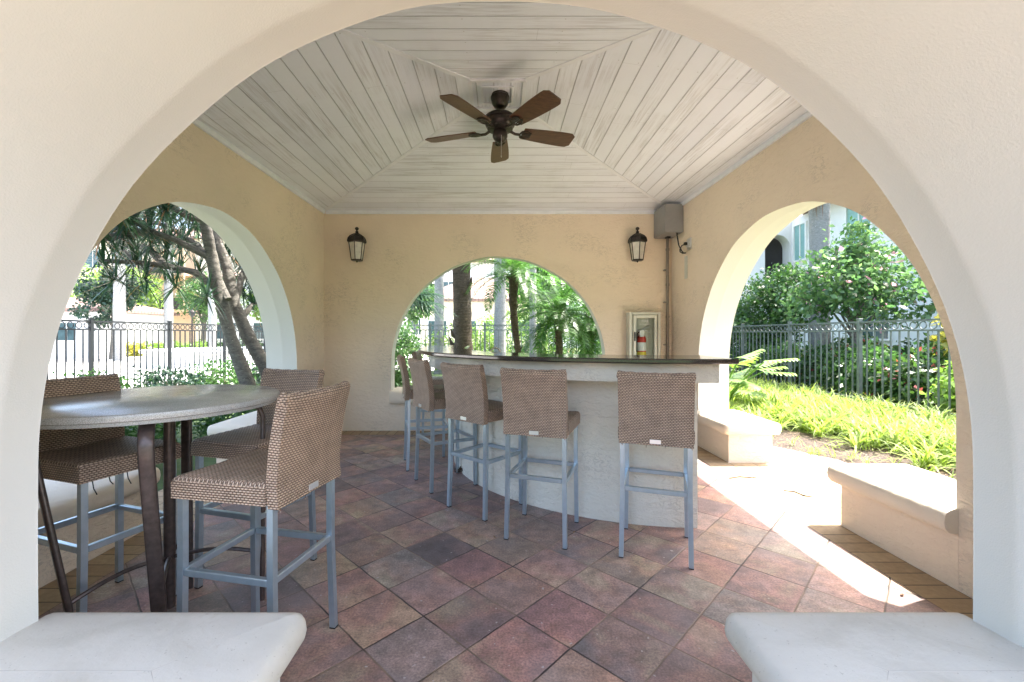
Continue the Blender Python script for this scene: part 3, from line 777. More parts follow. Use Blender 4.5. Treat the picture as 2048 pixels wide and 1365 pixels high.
# ------------------------------------------------------------------ ceiling fan
fan = empty('ceiling_fan', (0.013, 3.645, zt), label='dark bronze ceiling fan with five brown wooden blades', cat='ceiling fan')
bm = B(); lathe(bm, [(.025, -.115), (.048, -.105), (.068, -.075), (.074, -.045), (.078, -.035), (.078, -.02), (.070, -.012), (.070, 0)], n=32); obj('canopy', bm, M['bronze'], fan, True)
bm = B(); lathe(bm, [(.012, -.20), (.012, -.10)], n=14); obj('downrod', bm, M['bronze'], fan, True)
bm = B(); lathe(bm, [(.02, -.155), (.06, -.158), (.10, -.170), (.128, -.192), (.135, -.205), (.135, -.216), (.125, -.222), (.125, -.245), (.118, -.262), (.105, -.275), (.105, -.290), (.08, -.300), (.06, -.302)][::-1], n=40); obj('motor_housing', bm, M['bronze'], fan, True)
bm = B(); lathe(bm, [(.012, -.395), (.03, -.39), (.052, -.372), (.062, -.35), (.062, -.325), (.055, -.303)], n=32); sw = obj('switch_cup', bm, M['bronze'], fan, True)
bm = B(); tube(bm, [(.01, -.058, -.36), (.01, -.060, -.53)], .0014, 5); lathe(bm, [(.001, -.01), (.004, -.006), (.004, .004), (.001, .008)], (.01, -.060, -.535), 8); obj('pull_chain', bm, M['plate'], sw)
bm = B(); tube(bm, [(0, 0, -.39), (0, 0, -.40)], .008, 8); obj('finial', bm, M['bronze'], sw)
# small cage below (light kit bracket)
for k, deg in enumerate((90, 18, -54, -126, 162)):
    a = R(deg); bm = B()
    n = 14; L0, L1 = .20, .66; pts = []
    def hw(t): return   .064 + .024 * math.sin(min(1, t * 1.15) * PI / 2) if t < .9 else .088 - .03 * ((t - .9) / .1) ** 2
    T_ = [k_ / n for k_ in range(n + 1)]
    outl = [(L0 + (L1 - L0) * t, -hw(t)) for t in T_] + [(L0 + (L1 - L0) * t, hw(t)) for t in T_[::-1]]
    mt = Matrix.Rotation(a, 4, 'Z') @ Matrix.Translation((0, 0, -.298)) @ Matrix.Rotation(R(-13), 4, 'X')
    v0 = [bm.verts.new(mt @ Vector((x, y, 0))) for x, y in outl]; v1 = [bm.verts.new(mt @ Vector((x, y, .007))) for x, y in outl]
    bm.faces.new(v0); bm.faces.new(v1)
    for j in range(len(v0)): bm.faces.new((v0[j], v0[(j + 1) % len(v0)], v1[(j + 1) % len(v0)], v1[j]))
    bl_ = obj('blade', bm, M['blade'], fan)
    bm = B()
    def arm(pp, rad): tube(bm, [mt @ Vector(p) for p in pp], rad, 6)
    arm([(.08, 0, .01), (.13, 0, -.012), (.17, 0, -.012)], .011)
    ring = [(.17, 0, -.010), (.185, .035, -.008), (.23, .045, -.006), (.265, .024, -.006), (.265, -.024, -.006), (.23, -.045, -.006), (.185, -.035, -.008), (.17, 0, -.010)]
    arm(ring, .008); arm([(.19, .0, -.007), (.262, 0, -.006)], .007); arm([(.185, .02, -.007), (.262, .014, -.006)], .005); arm([(.185, -.02, -.007), (.262, -.014, -.006)], .005)
    obj('blade_bracket', bm, M['bronze'], bl_, True)

# ------------------------------------------------------------------ wall lanterns
def make_lantern():
    r = empty('wall_lantern', cat='lantern', group='black lanterns on the back wall'); d = -.12
    hexa = lambda rad, z, ph=0: [(rad * math.cos(R(60 * k + 30 + ph)), d + rad * math.sin(R(60 * k + 30 + ph)), z) for k in range(6)]
    def prism(bm, rings):
        R_ = [[bm.verts.new(p) for p in q] for q in rings]
        for p, q in zip(R_, R_[1:]):
            for j in range(6): bm.faces.new((p[j], p[(j + 1) % 6], q[(j + 1) % 6], q[j]))
        bm.faces.new(R_[0]); bm.faces.new(R_[-1])
    bm = B(); a, c = hexa(.072, -.235), hexa(.104, -.005)
    for k in range(6):
        tube(bm, [a[k], c[k]], .0055, 6); tube(bm, [a[k], a[(k + 1) % 6]], .0065, 6); tube(bm, [c[k], c[(k + 1) % 6]], .006, 6)
    prism(bm, [hexa(.073, -.246), hexa(.073, -.238)]); lathe(bm, [(.004, -.268), (.010, -.258), (.012, -.246)], (0, d, 0), 10)
    obj('cage', bm, M['iron'], r, True)
    bm = B(); prism(bm, [hexa(.068, -.233), hexa(.099, -.008)]); obj('lamp_glass', bm, M['frost'], r)
    bm = B(); prism(bm, [hexa(.122, -.004), hexa(.126, .010), hexa(.118, .022), hexa(.108, .05), hexa(.085, .078), hexa(.05, .098), hexa(.028, .112), hexa(.020, .125)])
    for k in range(6): tube(bm, [hexa(.122, .010)[k], hexa(.112, .05)[k], hexa(.088, .080)[k], hexa(.03, .112)[k]], .006, 6)
    lathe(bm, [(.012, .12), (.024, .135), (.012, .15), (.010, .158), (.022, .168), (.026, .180), (.020, .194), (.006, .202)], (0, d, 0), 16)
    obj('lantern_roof', bm, M['iron'], r, True)
    bm = B(); box(bm, -.05, .05, -.018, -.001, -.09, .06, .008, 2); tube(bm, [(0, -.015, .0), (0, -.06, .03), (0, d, .06)], .012, 8); obj('wall_bracket', bm, M['iron'], r, True)
    return r
lan = make_lantern(); lan.location = ((713.5 - 997) / 148.4 + .05, YB, 1.3 + (669 - 487) / 148.4 + .09)
lan['label'] = 'black iron lantern on the back wall left of the rear arch'
lan.location = (-1.87, YB, 2.515)
l2 = copy_tree(lan); l2.location = (1.835, YB, 2.515); l2['label'] = 'black iron lantern on the back wall right of the rear arch'

# ------------------------------------------------------------------ extinguisher cabinet
def text_mesh(s, size, m, parent, name, ext=.0006):
    cu = bpy.data.curves.new(name, 'FONT'); cu.body = s; cu.size = size; cu.extrude = ext; cu.align_x = 'CENTER'
    t = bpy.data.objects.new('tmp', cu); COL.objects.link(t)
    me = bpy.data.meshes.new_from_object(t.evaluated_get(bpy.context.evaluated_depsgraph_get()))
    bpy.data.objects.remove(t); me.name = name
    o = finish(name, me, m, parent); o.rotation_euler = (R(90), 0, 0); return o
cab = empty('extinguisher_cabinet', (1.925, YB, .93), label='pale metal cabinet with glass door for a fire extinguisher', cat='cabinet')
cd = .15; cw = .205; ch = .66
bm = B(); box(bm, -cw, -cw + .035, -cd, -.002, 0, ch, .003, 1); box(bm, cw - .035, cw, -cd, -.002, 0, ch, .003, 1)
box(bm, -cw + .035, cw - .035, -cd, -.002, ch - .035, ch, .003, 1); box(bm, -cw + .035, cw - .035, -cd, -.002, 0, .035, .003, 1)
box(bm, -cw + .035, cw - .035, -.012, -.003, .035, ch - .035); obj('case', bm, M['cabinet'], cab)
bm = B(); a = .155
for q in ((-a, -a + .035, .04, ch - .04), (a - .035, a, .04, ch - .04), (-a + .035, a - .035, .04, .075), (-a + .035, a - .035, ch - .08, ch - .04)):
    box(bm, q[0], q[1], -cd - .012, -cd + .004, q[2], q[3], .002, 1)
dr_ = obj('door', bm, M['cabinet'], cab)
bm = B(); box(bm, -a + .035, a - .035, -cd - .002, -cd + .002, .075, ch - .08); obj('glass_pane', bm, M['glass'], dr_)
bm = B(); box(bm, -.148, -.128, -cd - .024, -cd - .012, .28, .40, .004, 1); obj('latch', bm, M['black'], dr_)
t1 = text_mesh('FIRE', .052, M['white'], dr_, 'lettering'); t1.location = (0, -cd - .004, ch - .135)
t2 = text_mesh('EXTINGUISHER', .021, M['white'], dr_, 'lettering'); t2.location = (0, -cd - .004, ch - .165)
ex = empty('fire_extinguisher', (1.90, YB - .085, .967), label='red fire extinguisher with yellow and white label inside the cabinet', cat='fire extinguisher')
bm = B(); lathe(bm, [(.045, 0), (.056, .008), (.058, .02), (.058, .27), (.05, .30), (.03, .325), (.018, .335), (.018, .36)], n=28); obj('cylinder', bm, M['red'], ex, True)
bm = B(); lathe(bm, [(.0586, .05), (.0592, .051), (.0592, .1), (.0586, .101)], n=28); obj('label_band', bm, M['yellow'], ex, True)
bm = B(); lathe(bm, [(.0586, .115), (.0592, .116), (.0592, .225), (.0586, .226)], n=28); obj('label_band', bm, M['white'], ex, True)
bm = B(); box(bm, -.02, .02, -.02, .02, .36, .39, .004, 1); tube(bm, [(0, 0, .39), (.05, 0, .42), (.10, 0, .43)], .007, 6); tube(bm, [(0, 0, .38), (.05, 0, .385), (.11, 0, .36)], .007, 6); obj('valve_handle', bm, M['plate'], ex, True)
bm = B(); tube(bm, [(-.02, 0, .37), (-.06, -.01, .34), (-.07, -.01, .25), (-.068, -.01, .10)], .009, 8); obj('hose', bm, M['black'], ex, True)
bm = B(); box(bm, -.045, .015, -.0625, -.060, .30, .385, .001, 1); obj('inspection_tag', bm, M['white'], ex)

# ------------------------------------------------------------------ electric box, conduit, outlet
eb = empty('electrical_box', (2.23, YB, 2.56), label='grey metal electrical box mounted high in the rear right corner', cat='electrical box')
bm = B(); box(bm, -.13, .095, -.40, -.003, .025, .38, .004, 1); obj('case', bm, M['greybox'], eb)
bm = B(); box(bm, -.138, -.131, -.402, -.003, .035, .385, .002, 1)
for q in (.06, .34): box(bm, -.142, -.137, -.39, -.38, q, q + .01)
obj('cover', bm, M['greybox'], eb)
bm = B(); box(bm, -.02, .03, -.16, -.08, .005, .026, .003, 1); obj('fitting', bm, M['black'], eb)
cn = empty('conduit', (2.265, YB - .035, 0), label='thin brown conduit pipe running down the corner below the grey box', cat='conduit')
bm = B(); tube(bm, [(0, 0, 0), (0, 0, 2.585)], .019, 12); obj('pipe', bm, M['conduit'], cn, True)
bm = B()
for z in (.8, 1.52, 1.95, 2.42): lathe(bm, [(.024, z), (.024, z + .03)], n=14); 
for z in (1.15, 1.72, 2.15): box(bm, -.045, .0, -.012, .034, z, z + .018)
obj('pipe_strap', bm, M['conduit'], cn)
ol = empty('outlet', (XR, 5.36, 2.40), label='small metal outlet box with a black plug on the right wall', cat='outlet')
bm = B(); box(bm, -.012, -.001, -.055, .055, -.07, .07, .003, 1); box(bm, -.035, -.012, -.03, .03, -.04, .04, .004, 1); obj('outlet_plate', bm, M['plate'], ol)
bm = B(); box(bm, -.07, -.035, -.018, .018, -.015, .02, .004, 1); obj('plug', bm, M['black'], ol)
bm = B(); tube(bm, [(2.27, 5.60, 2.62), (2.26, 5.57, 2.56), (2.26, 5.52, 2.42), (2.275, 5.47, 2.34), (2.28, 5.42, 2.30), (2.275, 5.36, 2.29)], .008, 8)
tube(bm, [(2.275, 5.36, 2.395), (2.25, 5.40, 2.39), (2.255, 5.47, 2.36), (2.27, 5.50, 2.33), (2.28, 5.44, 2.30)], .007, 8)
tag(obj('power_cord', bm, M['black'], smooth=True), 'black power cord looping from the grey box to the outlet', 'cord')
bm = B(); box(bm, XR - .006, XR - .0015, 5.42, 5.50, 1.99, 2.27, .001, 1); tag(obj('wall_patch', bm, M['cabinet']), 'pale rectangular filler strip on the right wall below the outlet', 'patch')

# ------------------------------------------------------------------ fallen bits, twig shadows
def leaf_bit(x, y, z, s, a, label, m='straw'):
    bm = B(); vs = []
    pts = [(-1, 0, .05), (-.4, .45, .25), (.3, .4, .15), (1, 0, .4), (.3, -.4, .2), (-.4, -.45, .1)]
    c = bm.verts.new((0, 0, .02 * s)); vs = [bm.verts.new((p[0] * s, p[1] * s, (p[2]) * s)) for p in pts]
    for k in range(6): bm.faces.new((c, vs[k], vs[(k + 1) % 6]))
    bmesh.ops.solidify(bm, geom=bm.faces[:], thickness=.0012)
    o = obj('fallen_leaf', bm, M[m]); o.location = (x, y, z); o.rotation_euler = (0, 0, a)
    return tag(o, label, 'leaf', 'dry leaves on the floor')
def at(px, py, z=0):
    D = (1.3 - z) * 880 / (py - 669); return ((px - 997) * D / 880, D)
for (px, py, lab) in ((989, 1076, 'orange brown dry leaf on the tiles before the third bar stool'), (1148, 1066, 'curled orange leaf beside the right foot of the second bar stool'), (1804, 1192, 'small brown leaf on the sunlit paving by the right bench'), (1041, 1001, 'small brown leaf against the foot of the bar')):
    x, y = at(px, py); leaf_bit(x, y, .003, .016, random.uniform(0, 6), lab)
bm = B(); rs = random.Random(3); x, y = at(914, 945)
for k in range(14):
    a = rs.uniform(-.6, 1.6); L = rs.uniform(.04, .12)
    p0 = Vector((x + rs.uniform(-.03, .03), y + rs.uniform(-.03, .03), .01))
    tube(bm, [p0, p0 + Vector((math.cos(a) * L * .5, -.02, rs.uniform(.01, .04))), p0 + Vector((math.cos(a) * L, math.sin(a) * L * .4, rs.uniform(.0, .05)))], .004, 5)
tag(obj('twig_debris', bm, M['bark_dk']), 'small heap of dark dried twigs at the base of the bar', 'twigs')

for k, (px, py, a, L) in enumerate(((1490, 957, .1, .30), (1598, 990, -.9, .22))):  # dark twig shapes added in place of branch shadows on the paving
    x, y = at(px, py); bm = B(); d = Vector((math.cos(a), math.sin(a), 0)); n_ = Vector((-d.y, d.x, 0)); p0 = Vector((0, 0, .006))
    tube(bm, [p0 - d * L / 2, p0 - d * L * .15 + n_ * .012 + Vector((0, 0, .006)), p0 + d * L * .2 - n_ * .008, p0 + d * L / 2 + n_ * .02], [.004, .006, .005, .002], 6)
    tube(bm, [p0 + d * L * .1, p0 + d * L * .25 + n_ * .05], [.003, .001], 5)
    o = obj('twig_shadow', bm, M['bark_dk']); o.location = (x, y, 0); tag(o, ('long dark twig shape standing in for a branch shadow on the sunlit paving nearest the short bench', 'shorter slanting twig shape standing in for a branch shadow on the sunlit paving by the long right bench')[k], 'twig', 'twig shapes standing in for branch shadows on the sunlit paving')

# ------------------------------------------------------------------ fences
def fence(label, p0, p1, bays, m, zt_=1.56, zb_=.04, n=12, group='metal railings with a band of rings'):
    p0 = Vector((*p0, 0)); p1 = Vector((*p1, 0)); L = (p1 - p0).length; s = L / bays
    a = math.atan2((p1 - p0).y, (p1 - p0).x)
    r = empty('fence', p0, a, label=label, cat='fence', group=group)
    zr2 = zt_ - .17
    def panel():
        bm = B()
        for k in range(1, n):
            x = s * k / n; box(bm, x - .0095, x + .0095, -.0095, .0095, zb_, zr2)
        q = obj('picket_panel', bm, m, r)
        rl = []
        for (wy, za, zb2) in ((.02, zt_ - .03, zt_), (.017, zr2 - .013, zr2 + .013), (.017, zb_ + .1, zb_ + .13)):
            bm = B(); box(bm, .03, s - .03, -wy, wy, za, zb2); rl.append(obj('rail', bm, m, r))
        bm = B(); rr = min((zt_ - .03 - zr2 - .013) / 2, s / n / 2) - .001; zc_ = (zt_ - .03 + zr2 + .013) / 2
        for k in range(n):
            cx2 = s * (k + .5) / n; nn = 14
            vs = []
            for j in range(nn):
                t = 2 * PI * j / nn
                vs.append([bm.verts.new((cx2 + (rr + dr) * math.cos(t), dy, zc_ + (rr + dr) * math.sin(t))) for dr, dy in ((0, -.006), (0, .006), (-.012, .006), (-.012, -.006))])
            for j in range(nn):
                A, C = vs[j], vs[(j + 1) % nn]
                for q_ in range(4): bm.faces.new((A[q_], A[(q_ + 1) % 4], C[(q_ + 1) % 4], C[q_]))
        q3 = obj('ring_band', bm, m, r)
        return [q, q3] + rl
    pr = panel()
    bm = B(); box(bm, -.03, .03, -.03, .03, -.05, zt_ + .03); box(bm, -.036, .036, -.036, .036, zt_ + .03, zt_ + .05, .004, 1); post = obj('post', bm, m, r)
    for k in range(1, bays + 1):
        c = post.copy(); COL.objects.link(c); c.parent = r; c.location.x = s * k
        if k < bays:
            for q in pr: c = q.copy(); COL.objects.link(c); c.parent = r; c.location.x = s * k
    return r
fence('black ring-topped metal fence beyond the left arch and the table', (-8.0, 4.73), (-7.3, 13.75), 5, M['fence'])
fence('grey green ring-topped metal fence behind the lilies beyond the right arch', (6.45, 4.1), (6.45, 13.5), 5, M['fence_lt'], 1.53)
fence('pale grey metal fence behind the palms beyond the rear arch', (-7.25, 13.8), (6.4, 13.6), 8, M['fence_lt'], 1.60)

# ------------------------------------------------------------------ plants
def unit(v): return v / np.maximum(1e-9, np.linalg.norm(v, axis=-1, keepdims=True))
def leaf_cloud(ellips, n, size, seed, clump=.35, flat=.4):
    """n leaves over the clumps of a few ellipsoids -> (n,4,3)"""
    g = np.random.default_rng(seed); E = np.array(ellips, float)
    nc = max(12, n // 26); wts = (E[:, 3] * E[:, 4] * E[:, 5]) ** .66; idx = g.choice(len(E), nc, p=wts / wts.sum())
    d = unit(g.normal(size=(nc, 3))); rad = g.uniform(.35, 1.0, (nc, 1)) ** .5
    cc_ = E[idx, :3] + d * rad * E[idx, 3:6] * g.uniform(.85, 1.12, (nc, 1))
    k = g.integers(0, nc, n); cr = clump * g.uniform(.5, 1.1, (nc, 1))
    p = cc_[k] + unit(g.normal(size=(n, 3))) * cr[k] * g.uniform(.2, 1, (n, 1)) ** .6
    out = unit(p - E[idx[k], :3] + g.normal(size=(n, 3)) * .25 + np.array([0, 0, .2]))
    ax = unit(g.normal(size=(n, 3)) + out * .6 + np.array([0, 0, -flat]))
    nrm = unit(out + g.normal(size=(n, 3)) * .55); sd = unit(np.cross(ax, nrm)); up = np.cross(sd, ax)
    s = size * g.uniform(.6, 1.25, (n, 1))
    a = p; b_ = p + ax * s * .5 + sd * s * .27 + up * s * .06; c = p + ax * s; e = p + ax * s * .5 - sd * s * .27 + up * s * .06
    return np.stack([a, b_, c, e], 1)
def fix(V, zmin=-.03):
    V = V.copy(); V[..., 2] = np.maximum(V[..., 2], zmin); return V
def shrub(name, label, cat, ell, n, size, m, seed, stem=True, group=None, clump=.3, stems=5):
    E = np.array(ell, float); c = E[:, :3].mean(0)
    r = empty(name, (c[0], c[1], -.04), label=label, cat=cat, group=group)
    V = leaf_cloud(ell, n, size, seed, clump) - np.array([c[0], c[1], -.04]); np_mesh('foliage', fix(V, 0.02), m, r)
    g = random.Random(seed); bm = B()
    for k in range(stems):
        e = ell[k % len(ell)]; tx, ty = e[0] - c[0] + g.uniform(-.5, .5) * e[3], e[1] - c[1] + g.uniform(-.5, .5) * e[4]
        bx0 = e[0] - c[0]; by0 = e[1] - c[1]
        tube(bm, [(bx0 * .7 + g.uniform(-.05, .05), by0 * .7, 0), ((bx0 + tx) / 2, (by0 + ty) / 2, e[2] * .5), (tx, ty, e[2] + e[5] * .4)], [.02, .014, .006], 6)
    obj('stem', bm, M['bark_dk'], r, True)
    return r
def strips(base, dirs, L, elev, droop, w, seg=6, g=None, fold=0):
    """arching blades: base (n,3), azimuth dirs (n,), returns P,Wd"""
    n = len(base); t = np.linspace(0, 1, seg)[None, :]
    L = np.broadcast_to(L, (n,))[:, None]; el = np.broadcast_to(elev, (n,))[:, None]; dp = np.broadcast_to(droop, (n,))[:, None]
    ang = el - dp * t ** 1.3
    dt = 1 / (seg - 1)
    hx = np.concatenate([np.zeros((n, 1)), np.cumsum(np.cos((ang[:, 1:] + ang[:, :-1]) / 2) * L * dt, 1)], 1)
    hz = np.concatenate([np.zeros((n, 1)), np.cumsum(np.sin((ang[:, 1:] + ang[:, :-1]) / 2) * L * dt, 1)], 1)
    ca, sa = np.cos(dirs)[:, None], np.sin(dirs)[:, None]
    P = np.stack([hx * ca, hx * sa, hz], -1) + base[:, None, :]
    prof = np.interp(np.linspace(0, 1, seg), [0, .15, .6, 1], [.5, 1, .8, .04])[None, :]
    wv_ = np.broadcast_to(w, (n,))[:, None] * prof
    Wd = np.stack([-sa * wv_, ca * wv_, 0 * wv_], -1)
    return P, Wd
def feather_fronds(base, az, L, elev, droop, nl=34, ll=.28, lw_=.011, seed=0, hang=.6):
    """pinnate fronds; base (k,3). returns leaflet quads and rachis centre lines"""
    g = np.random.default_rng(seed); k = len(az); seg = 12
    P, _ = strips(base, az, L, elev, droop, .01, seg)
    Q = []
    ts = np.linspace(.14, .99, nl)
    for i in range(k):
        x = np.stack([np.interp(ts, np.linspace(0, 1, seg), P[i, :, c]) for c in range(3)], -1)
        tg = unit(np.gradient(x, axis=0)); sd = unit(np.cross(tg, np.array([0, 0, 1.]))); up = np.cross(sd, tg)
        le = ll * np.interp(ts, [0, .25, .7, 1], [.55, 1, .85, .35])[:, None]
        for s in (-1, 1):
            d = unit(sd * s + tg * .55 + up * .25 + g.normal(size=(nl, 3)) * .10)
            mid = x + d * le * .5; d2 = unit(d + np.array([0, 0, -hang])); tip = mid + d2 * le * .5
            wv_ = unit(np.cross(d, up)) * lw_
            Q.append(np.stack([x - wv_ * .6, mid - wv_, mid + wv_, x + wv_ * .6], 1)); Q.append(np.stack([mid - wv_, tip, tip, mid + wv_], 1))
    return np.concatenate(Q), P
def ragged_trunk(bm, pts, rads, g, n=12, boots=0):
    # taper with slight irregularity
    P2, R2 = [], []
    for (a, b_, ra, rb) in zip(pts, pts[1:], rads, rads[1:]):
        m_ = 6
        for k in range(m_):
            t = k / m_; P2.append(Vector(a).lerp(Vector(b_), t)); R2.append((ra + (rb - ra) * t) * (1 + g.uniform(-.07, .07)))
    P2.append(Vector(pts[-1])); R2.append(rads[-1]); tube(bm, P2, R2, n)
    for k in range(boots):
        i = g.randrange(len(P2)); a = g.uniform(0, 2 * PI); p = P2[i]; q = R2[i]
        d = Vector((math.cos(a), math.sin(a), 0)); tube(bm, [p + d * q * .6, p + d * q * 1.25 + Vector((0, 0, q * .5)), p + d * q * 1.45 + Vector((0, 0, q * 1.2))], [q * .3, q * .22, q * .05], 5)
def feather_palm(name, label, pts, rads, nf, L, ll, m, bark, seed, group=None, nl=34, lw_=.011, elev=(20, 75), droop=1.6, boots=30, hang=.6):
    g = random.Random(seed); gg = np.random.default_rng(seed); b0 = pts[0]
    r = empty(name, b0, label=label, cat='palm tree', group=group)
    loc = [tuple(Vector(p) - Vector(b0)) for p in pts]
    bm = B(); ragged_trunk(bm, loc, rads, g, 12, boots); obj('trunk', bm, bark, r, True)
    top = np.array(loc[-1]); base = np.repeat(top[None], nf, 0) + gg.normal(size=(nf, 3)) * .015
    az = (np.arange(nf) * 2.399 + gg.uniform(-.2, .2, nf)); el = np.radians(gg.uniform(*elev, nf)); Ls = L * gg.uniform(.8, 1.1, nf)
    Q, P = feather_fronds(base, az, Ls, el, droop * gg.uniform(.75, 1.2, nf), nl, ll, lw_, seed, hang)
    np_mesh('fronds', Q, m, r)
    bm = B()
    for i in range(nf): tube(bm, [tuple(p) for p in P[i][::2]] , [.009, .008, .007, .005, .004, .002], 5)
    obj('frond_stalks', bm, m, r, True)
    return r
def fan_leaves(base, az, Lst, elev, nb, Lb, wb, seed, droopb=.9):
    """fan palm: stalks with a disc of blades"""
    g = np.random.default_rng(seed); PP, WW, ST_ = [], [], []
    for i in range(len(az)):
        d = np.array([math.cos(az[i]) * math.cos(elev[i]), math.sin(az[i]) * math.cos(elev[i]), math.sin(elev[i])])
        c = base[i] + d * Lst[i] + np.array([0, 0, -.12 * Lst[i]]); ST_.append((base[i], base[i] + d * Lst[i] * .5, c))
        sd = unit(np.cross(d, [0, 0, 1.])); up = np.cross(sd, d)
        for a in np.linspace(-1.9, 1.9, nb):
            v = d * math.cos(a) + sd * math.sin(a) * .95 + up * .15; v = v / np.linalg.norm(v); L = Lb * g.uniform(.85, 1.1) * (1 - .12 * abs(a))
            t = np.linspace(0, 1, 5)[:, None]; p = c + v * L * t + np.array([0, 0, -1.]) * (droopb * L * .55 * t ** 2.4)
            w_ = unit(np.cross(v, up + g.normal(size=3) * .3)) * wb * np.array([.4, 1, .9, .55, .05])[:, None]
            PP.append(p); WW.append(w_)
    return np.array(PP), np.array(WW), ST_

# --- left: screw pine with two leaning trunks and sword leaf rosettes
def sword_tree():
    g = random.Random(4); gg = np.random.default_rng(4)
    D0 = 6.6
    def pt(px, py, D): return Vector(((px - 997) * D / 880, D, 1.3 - (py - 669) * D / 880))
    base = Vector((-3.62, 6.6, 0))
    r = empty('screw_pine', base, label='leaning grey trunked tree with sword leaves just outside the left arch', cat='tree')
    A = [pt(518, 838, 6.6), pt(495, 766, 6.6), pt(461, 675, 6.55), pt(438, 587, 6.5), pt(423, 511, 6.4), pt(409, 440, 6.2), pt(398, 380, 6.1), pt(388, 320, 6.0)]
    Bt = [pt(560, 820, 6.9), pt(529, 732, 6.9), pt(495, 671, 6.85), pt(468, 606, 6.8), pt(453, 530, 6.8), pt(432, 478, 6.8), pt(405, 420, 6.9), pt(390, 350, 7.0)]
    br = [[pt(420, 515, 6.4), pt(350, 480, 6.1), pt(300, 462, 5.8), pt(262, 440, 5.5)],
          [pt(436, 580, 6.5), pt(390, 545, 6.3), pt(331, 532, 6.2), pt(270, 525, 6.0), pt(205, 522, 5.8)],
          [pt(455, 600, 6.5), pt(425, 530, 6.6), pt(395, 490, 6.7), pt(340, 455, 6.8), pt(290, 440, 7.0)],
          [pt(409, 440, 6.2), pt(370, 430, 5.9), pt(320, 400, 5.6), pt(260, 380, 5.3)],
          [pt(470, 610, 6.8), pt(482, 560, 7.0), pt(495, 520, 7.2), pt(515, 480, 7.4)],
          [pt(432, 478, 6.8), pt(450, 440, 7.2), pt(480, 400, 7.6)],
          [pt(300, 462, 5.8), pt(250, 470, 5.6), pt(205, 480, 5.5)],
          [pt(331, 532, 6.2), pt(300, 500, 6.4), pt(260, 488, 6.6), pt(225, 500, 6.8)],
          [pt(480, 640, 6.8), pt(505, 610, 7.3), pt(525, 590, 7.8)],
          [pt(398, 380, 6.1), pt(350, 350, 5.8), pt(300, 330, 5.6)], [pt(390, 350, 7), pt(440, 320, 7.2), pt(480, 300, 7.4)]]
    for q, rr in ((A, [.115, .10, .09, .083, .075, .07, .06, .05]), (Bt, [.12, .105, .10, .085, .08, .07, .06, .05])):
        bm = B(); ragged_trunk(bm, [p - base for p in q], rr, g, 14, 0); obj('trunk', bm, M['bark'], r, True)
    ends = []
    for q in br:
        bm = B(); n = len(q); ragged_trunk(bm, [p - base for p in q], [.055 - .028 * k / (n - 1) for k in range(n)], g, 9, 0); obj('branch', bm, M['bark'], r, True); ends.append(q[-1]); ends.append(q[-2])
    ends += [A[-1], A[-2], Bt[-1], Bt[-2]]
    for k in range(16):
        q0 = g.choice([b2[g.randrange(1, len(b2))] for b2 in br]); q2 = q0 + Vector((g.uniform(-1.0, .3), g.uniform(-.5, .6), g.uniform(-.05, .55))); q1 = (q0 + q2) / 2 + Vector((0, 0, g.uniform(-.12, .1)))
        bm = B(); ragged_trunk(bm, [q0 - base, q1 - base, q2 - base], [.03, .024, .016], g, 7, 0); obj('branch', bm, M['bark'], r, True); ends.append(q2)
    ex_ = list(ends)
    for e in ends:
        for k in range(2): ex_.append(e + Vector((g.uniform(-.8, .6), g.uniform(-.2, 1.1), g.uniform(-.1, .6))))
    for (px, py, D) in ((230, 560, 5.6), (290, 560, 5.9), (350, 575, 6.1), (415, 590, 6.3), (510, 590, 7.4), (520, 560, 7.6), (500, 470, 7.2), (330, 420, 5.6), (250, 430, 5.2), (210, 470, 5.4), (380, 410, 5.8), (450, 440, 6.8), (360, 500, 6.6), (300, 490, 6.4)): ex_.append(pt(px, py, D))
    for k in range(46): ex_.append(pt(g.uniform(185, 540), g.uniform(385, 530), g.uniform(6.9, 9)))
    PP, WW = [], []
    for e in ex_:
        n = g.randint(30, 46); bse = np.repeat(np.array(e - base)[None], n, 0) + gg.normal(size=(n, 3)) * .02
        az = gg.uniform(0, 2 * PI, n); el = np.radians(gg.uniform(-55, 85, n)); L = gg.uniform(.3, .52, n)
        P, Wd = strips(bse, az, L, el, gg.uniform(.0, .5, n), .0115 * gg.uniform(.7, 1.2, n), 6); PP.append(P); WW.append(Wd)
    np_strips('sword_leaves', np.concatenate(PP), np.concatenate(WW), M['sword'], r)
sword_tree()
# low planting outside the left arch
G1 = 'low shrubs around the left arch'
for k, (x, y, z, lab) in enumerate(((-3.75, 4.1, .30, 'low glossy shrub below the table outside the left arch'), (-4.3, 5.2, .33, 'leafy low shrub left of the screw pine base'), (-3.3, 5.6, .34, 'small green shrub right beside the far left bench'))):
    shrub('shrub', lab, 'shrub', [(x, y, z * .7, .5, .5, z)], 2600, .075, M['leaf'], 20 + k, group=G1, clump=.16)
G2 = 'dark shrubs along the black fence'
for k, (x, y) in enumerate(((-7.0, 7.6), (-6.9, 9.2), (-6.7, 10.8), (-6.4, 12.3))):
    shrub('shrub', ('first', 'second', 'third', 'farthest')[k] + ' small dark shrub along the foot of the black fence, counted from the camera', 'shrub', [(x, y, .2, .55, .8, .38)], 2600, .085, M['leaf_dk'] if k % 2 else M['leaf'], 40 + k, group=G2, clump=.2)

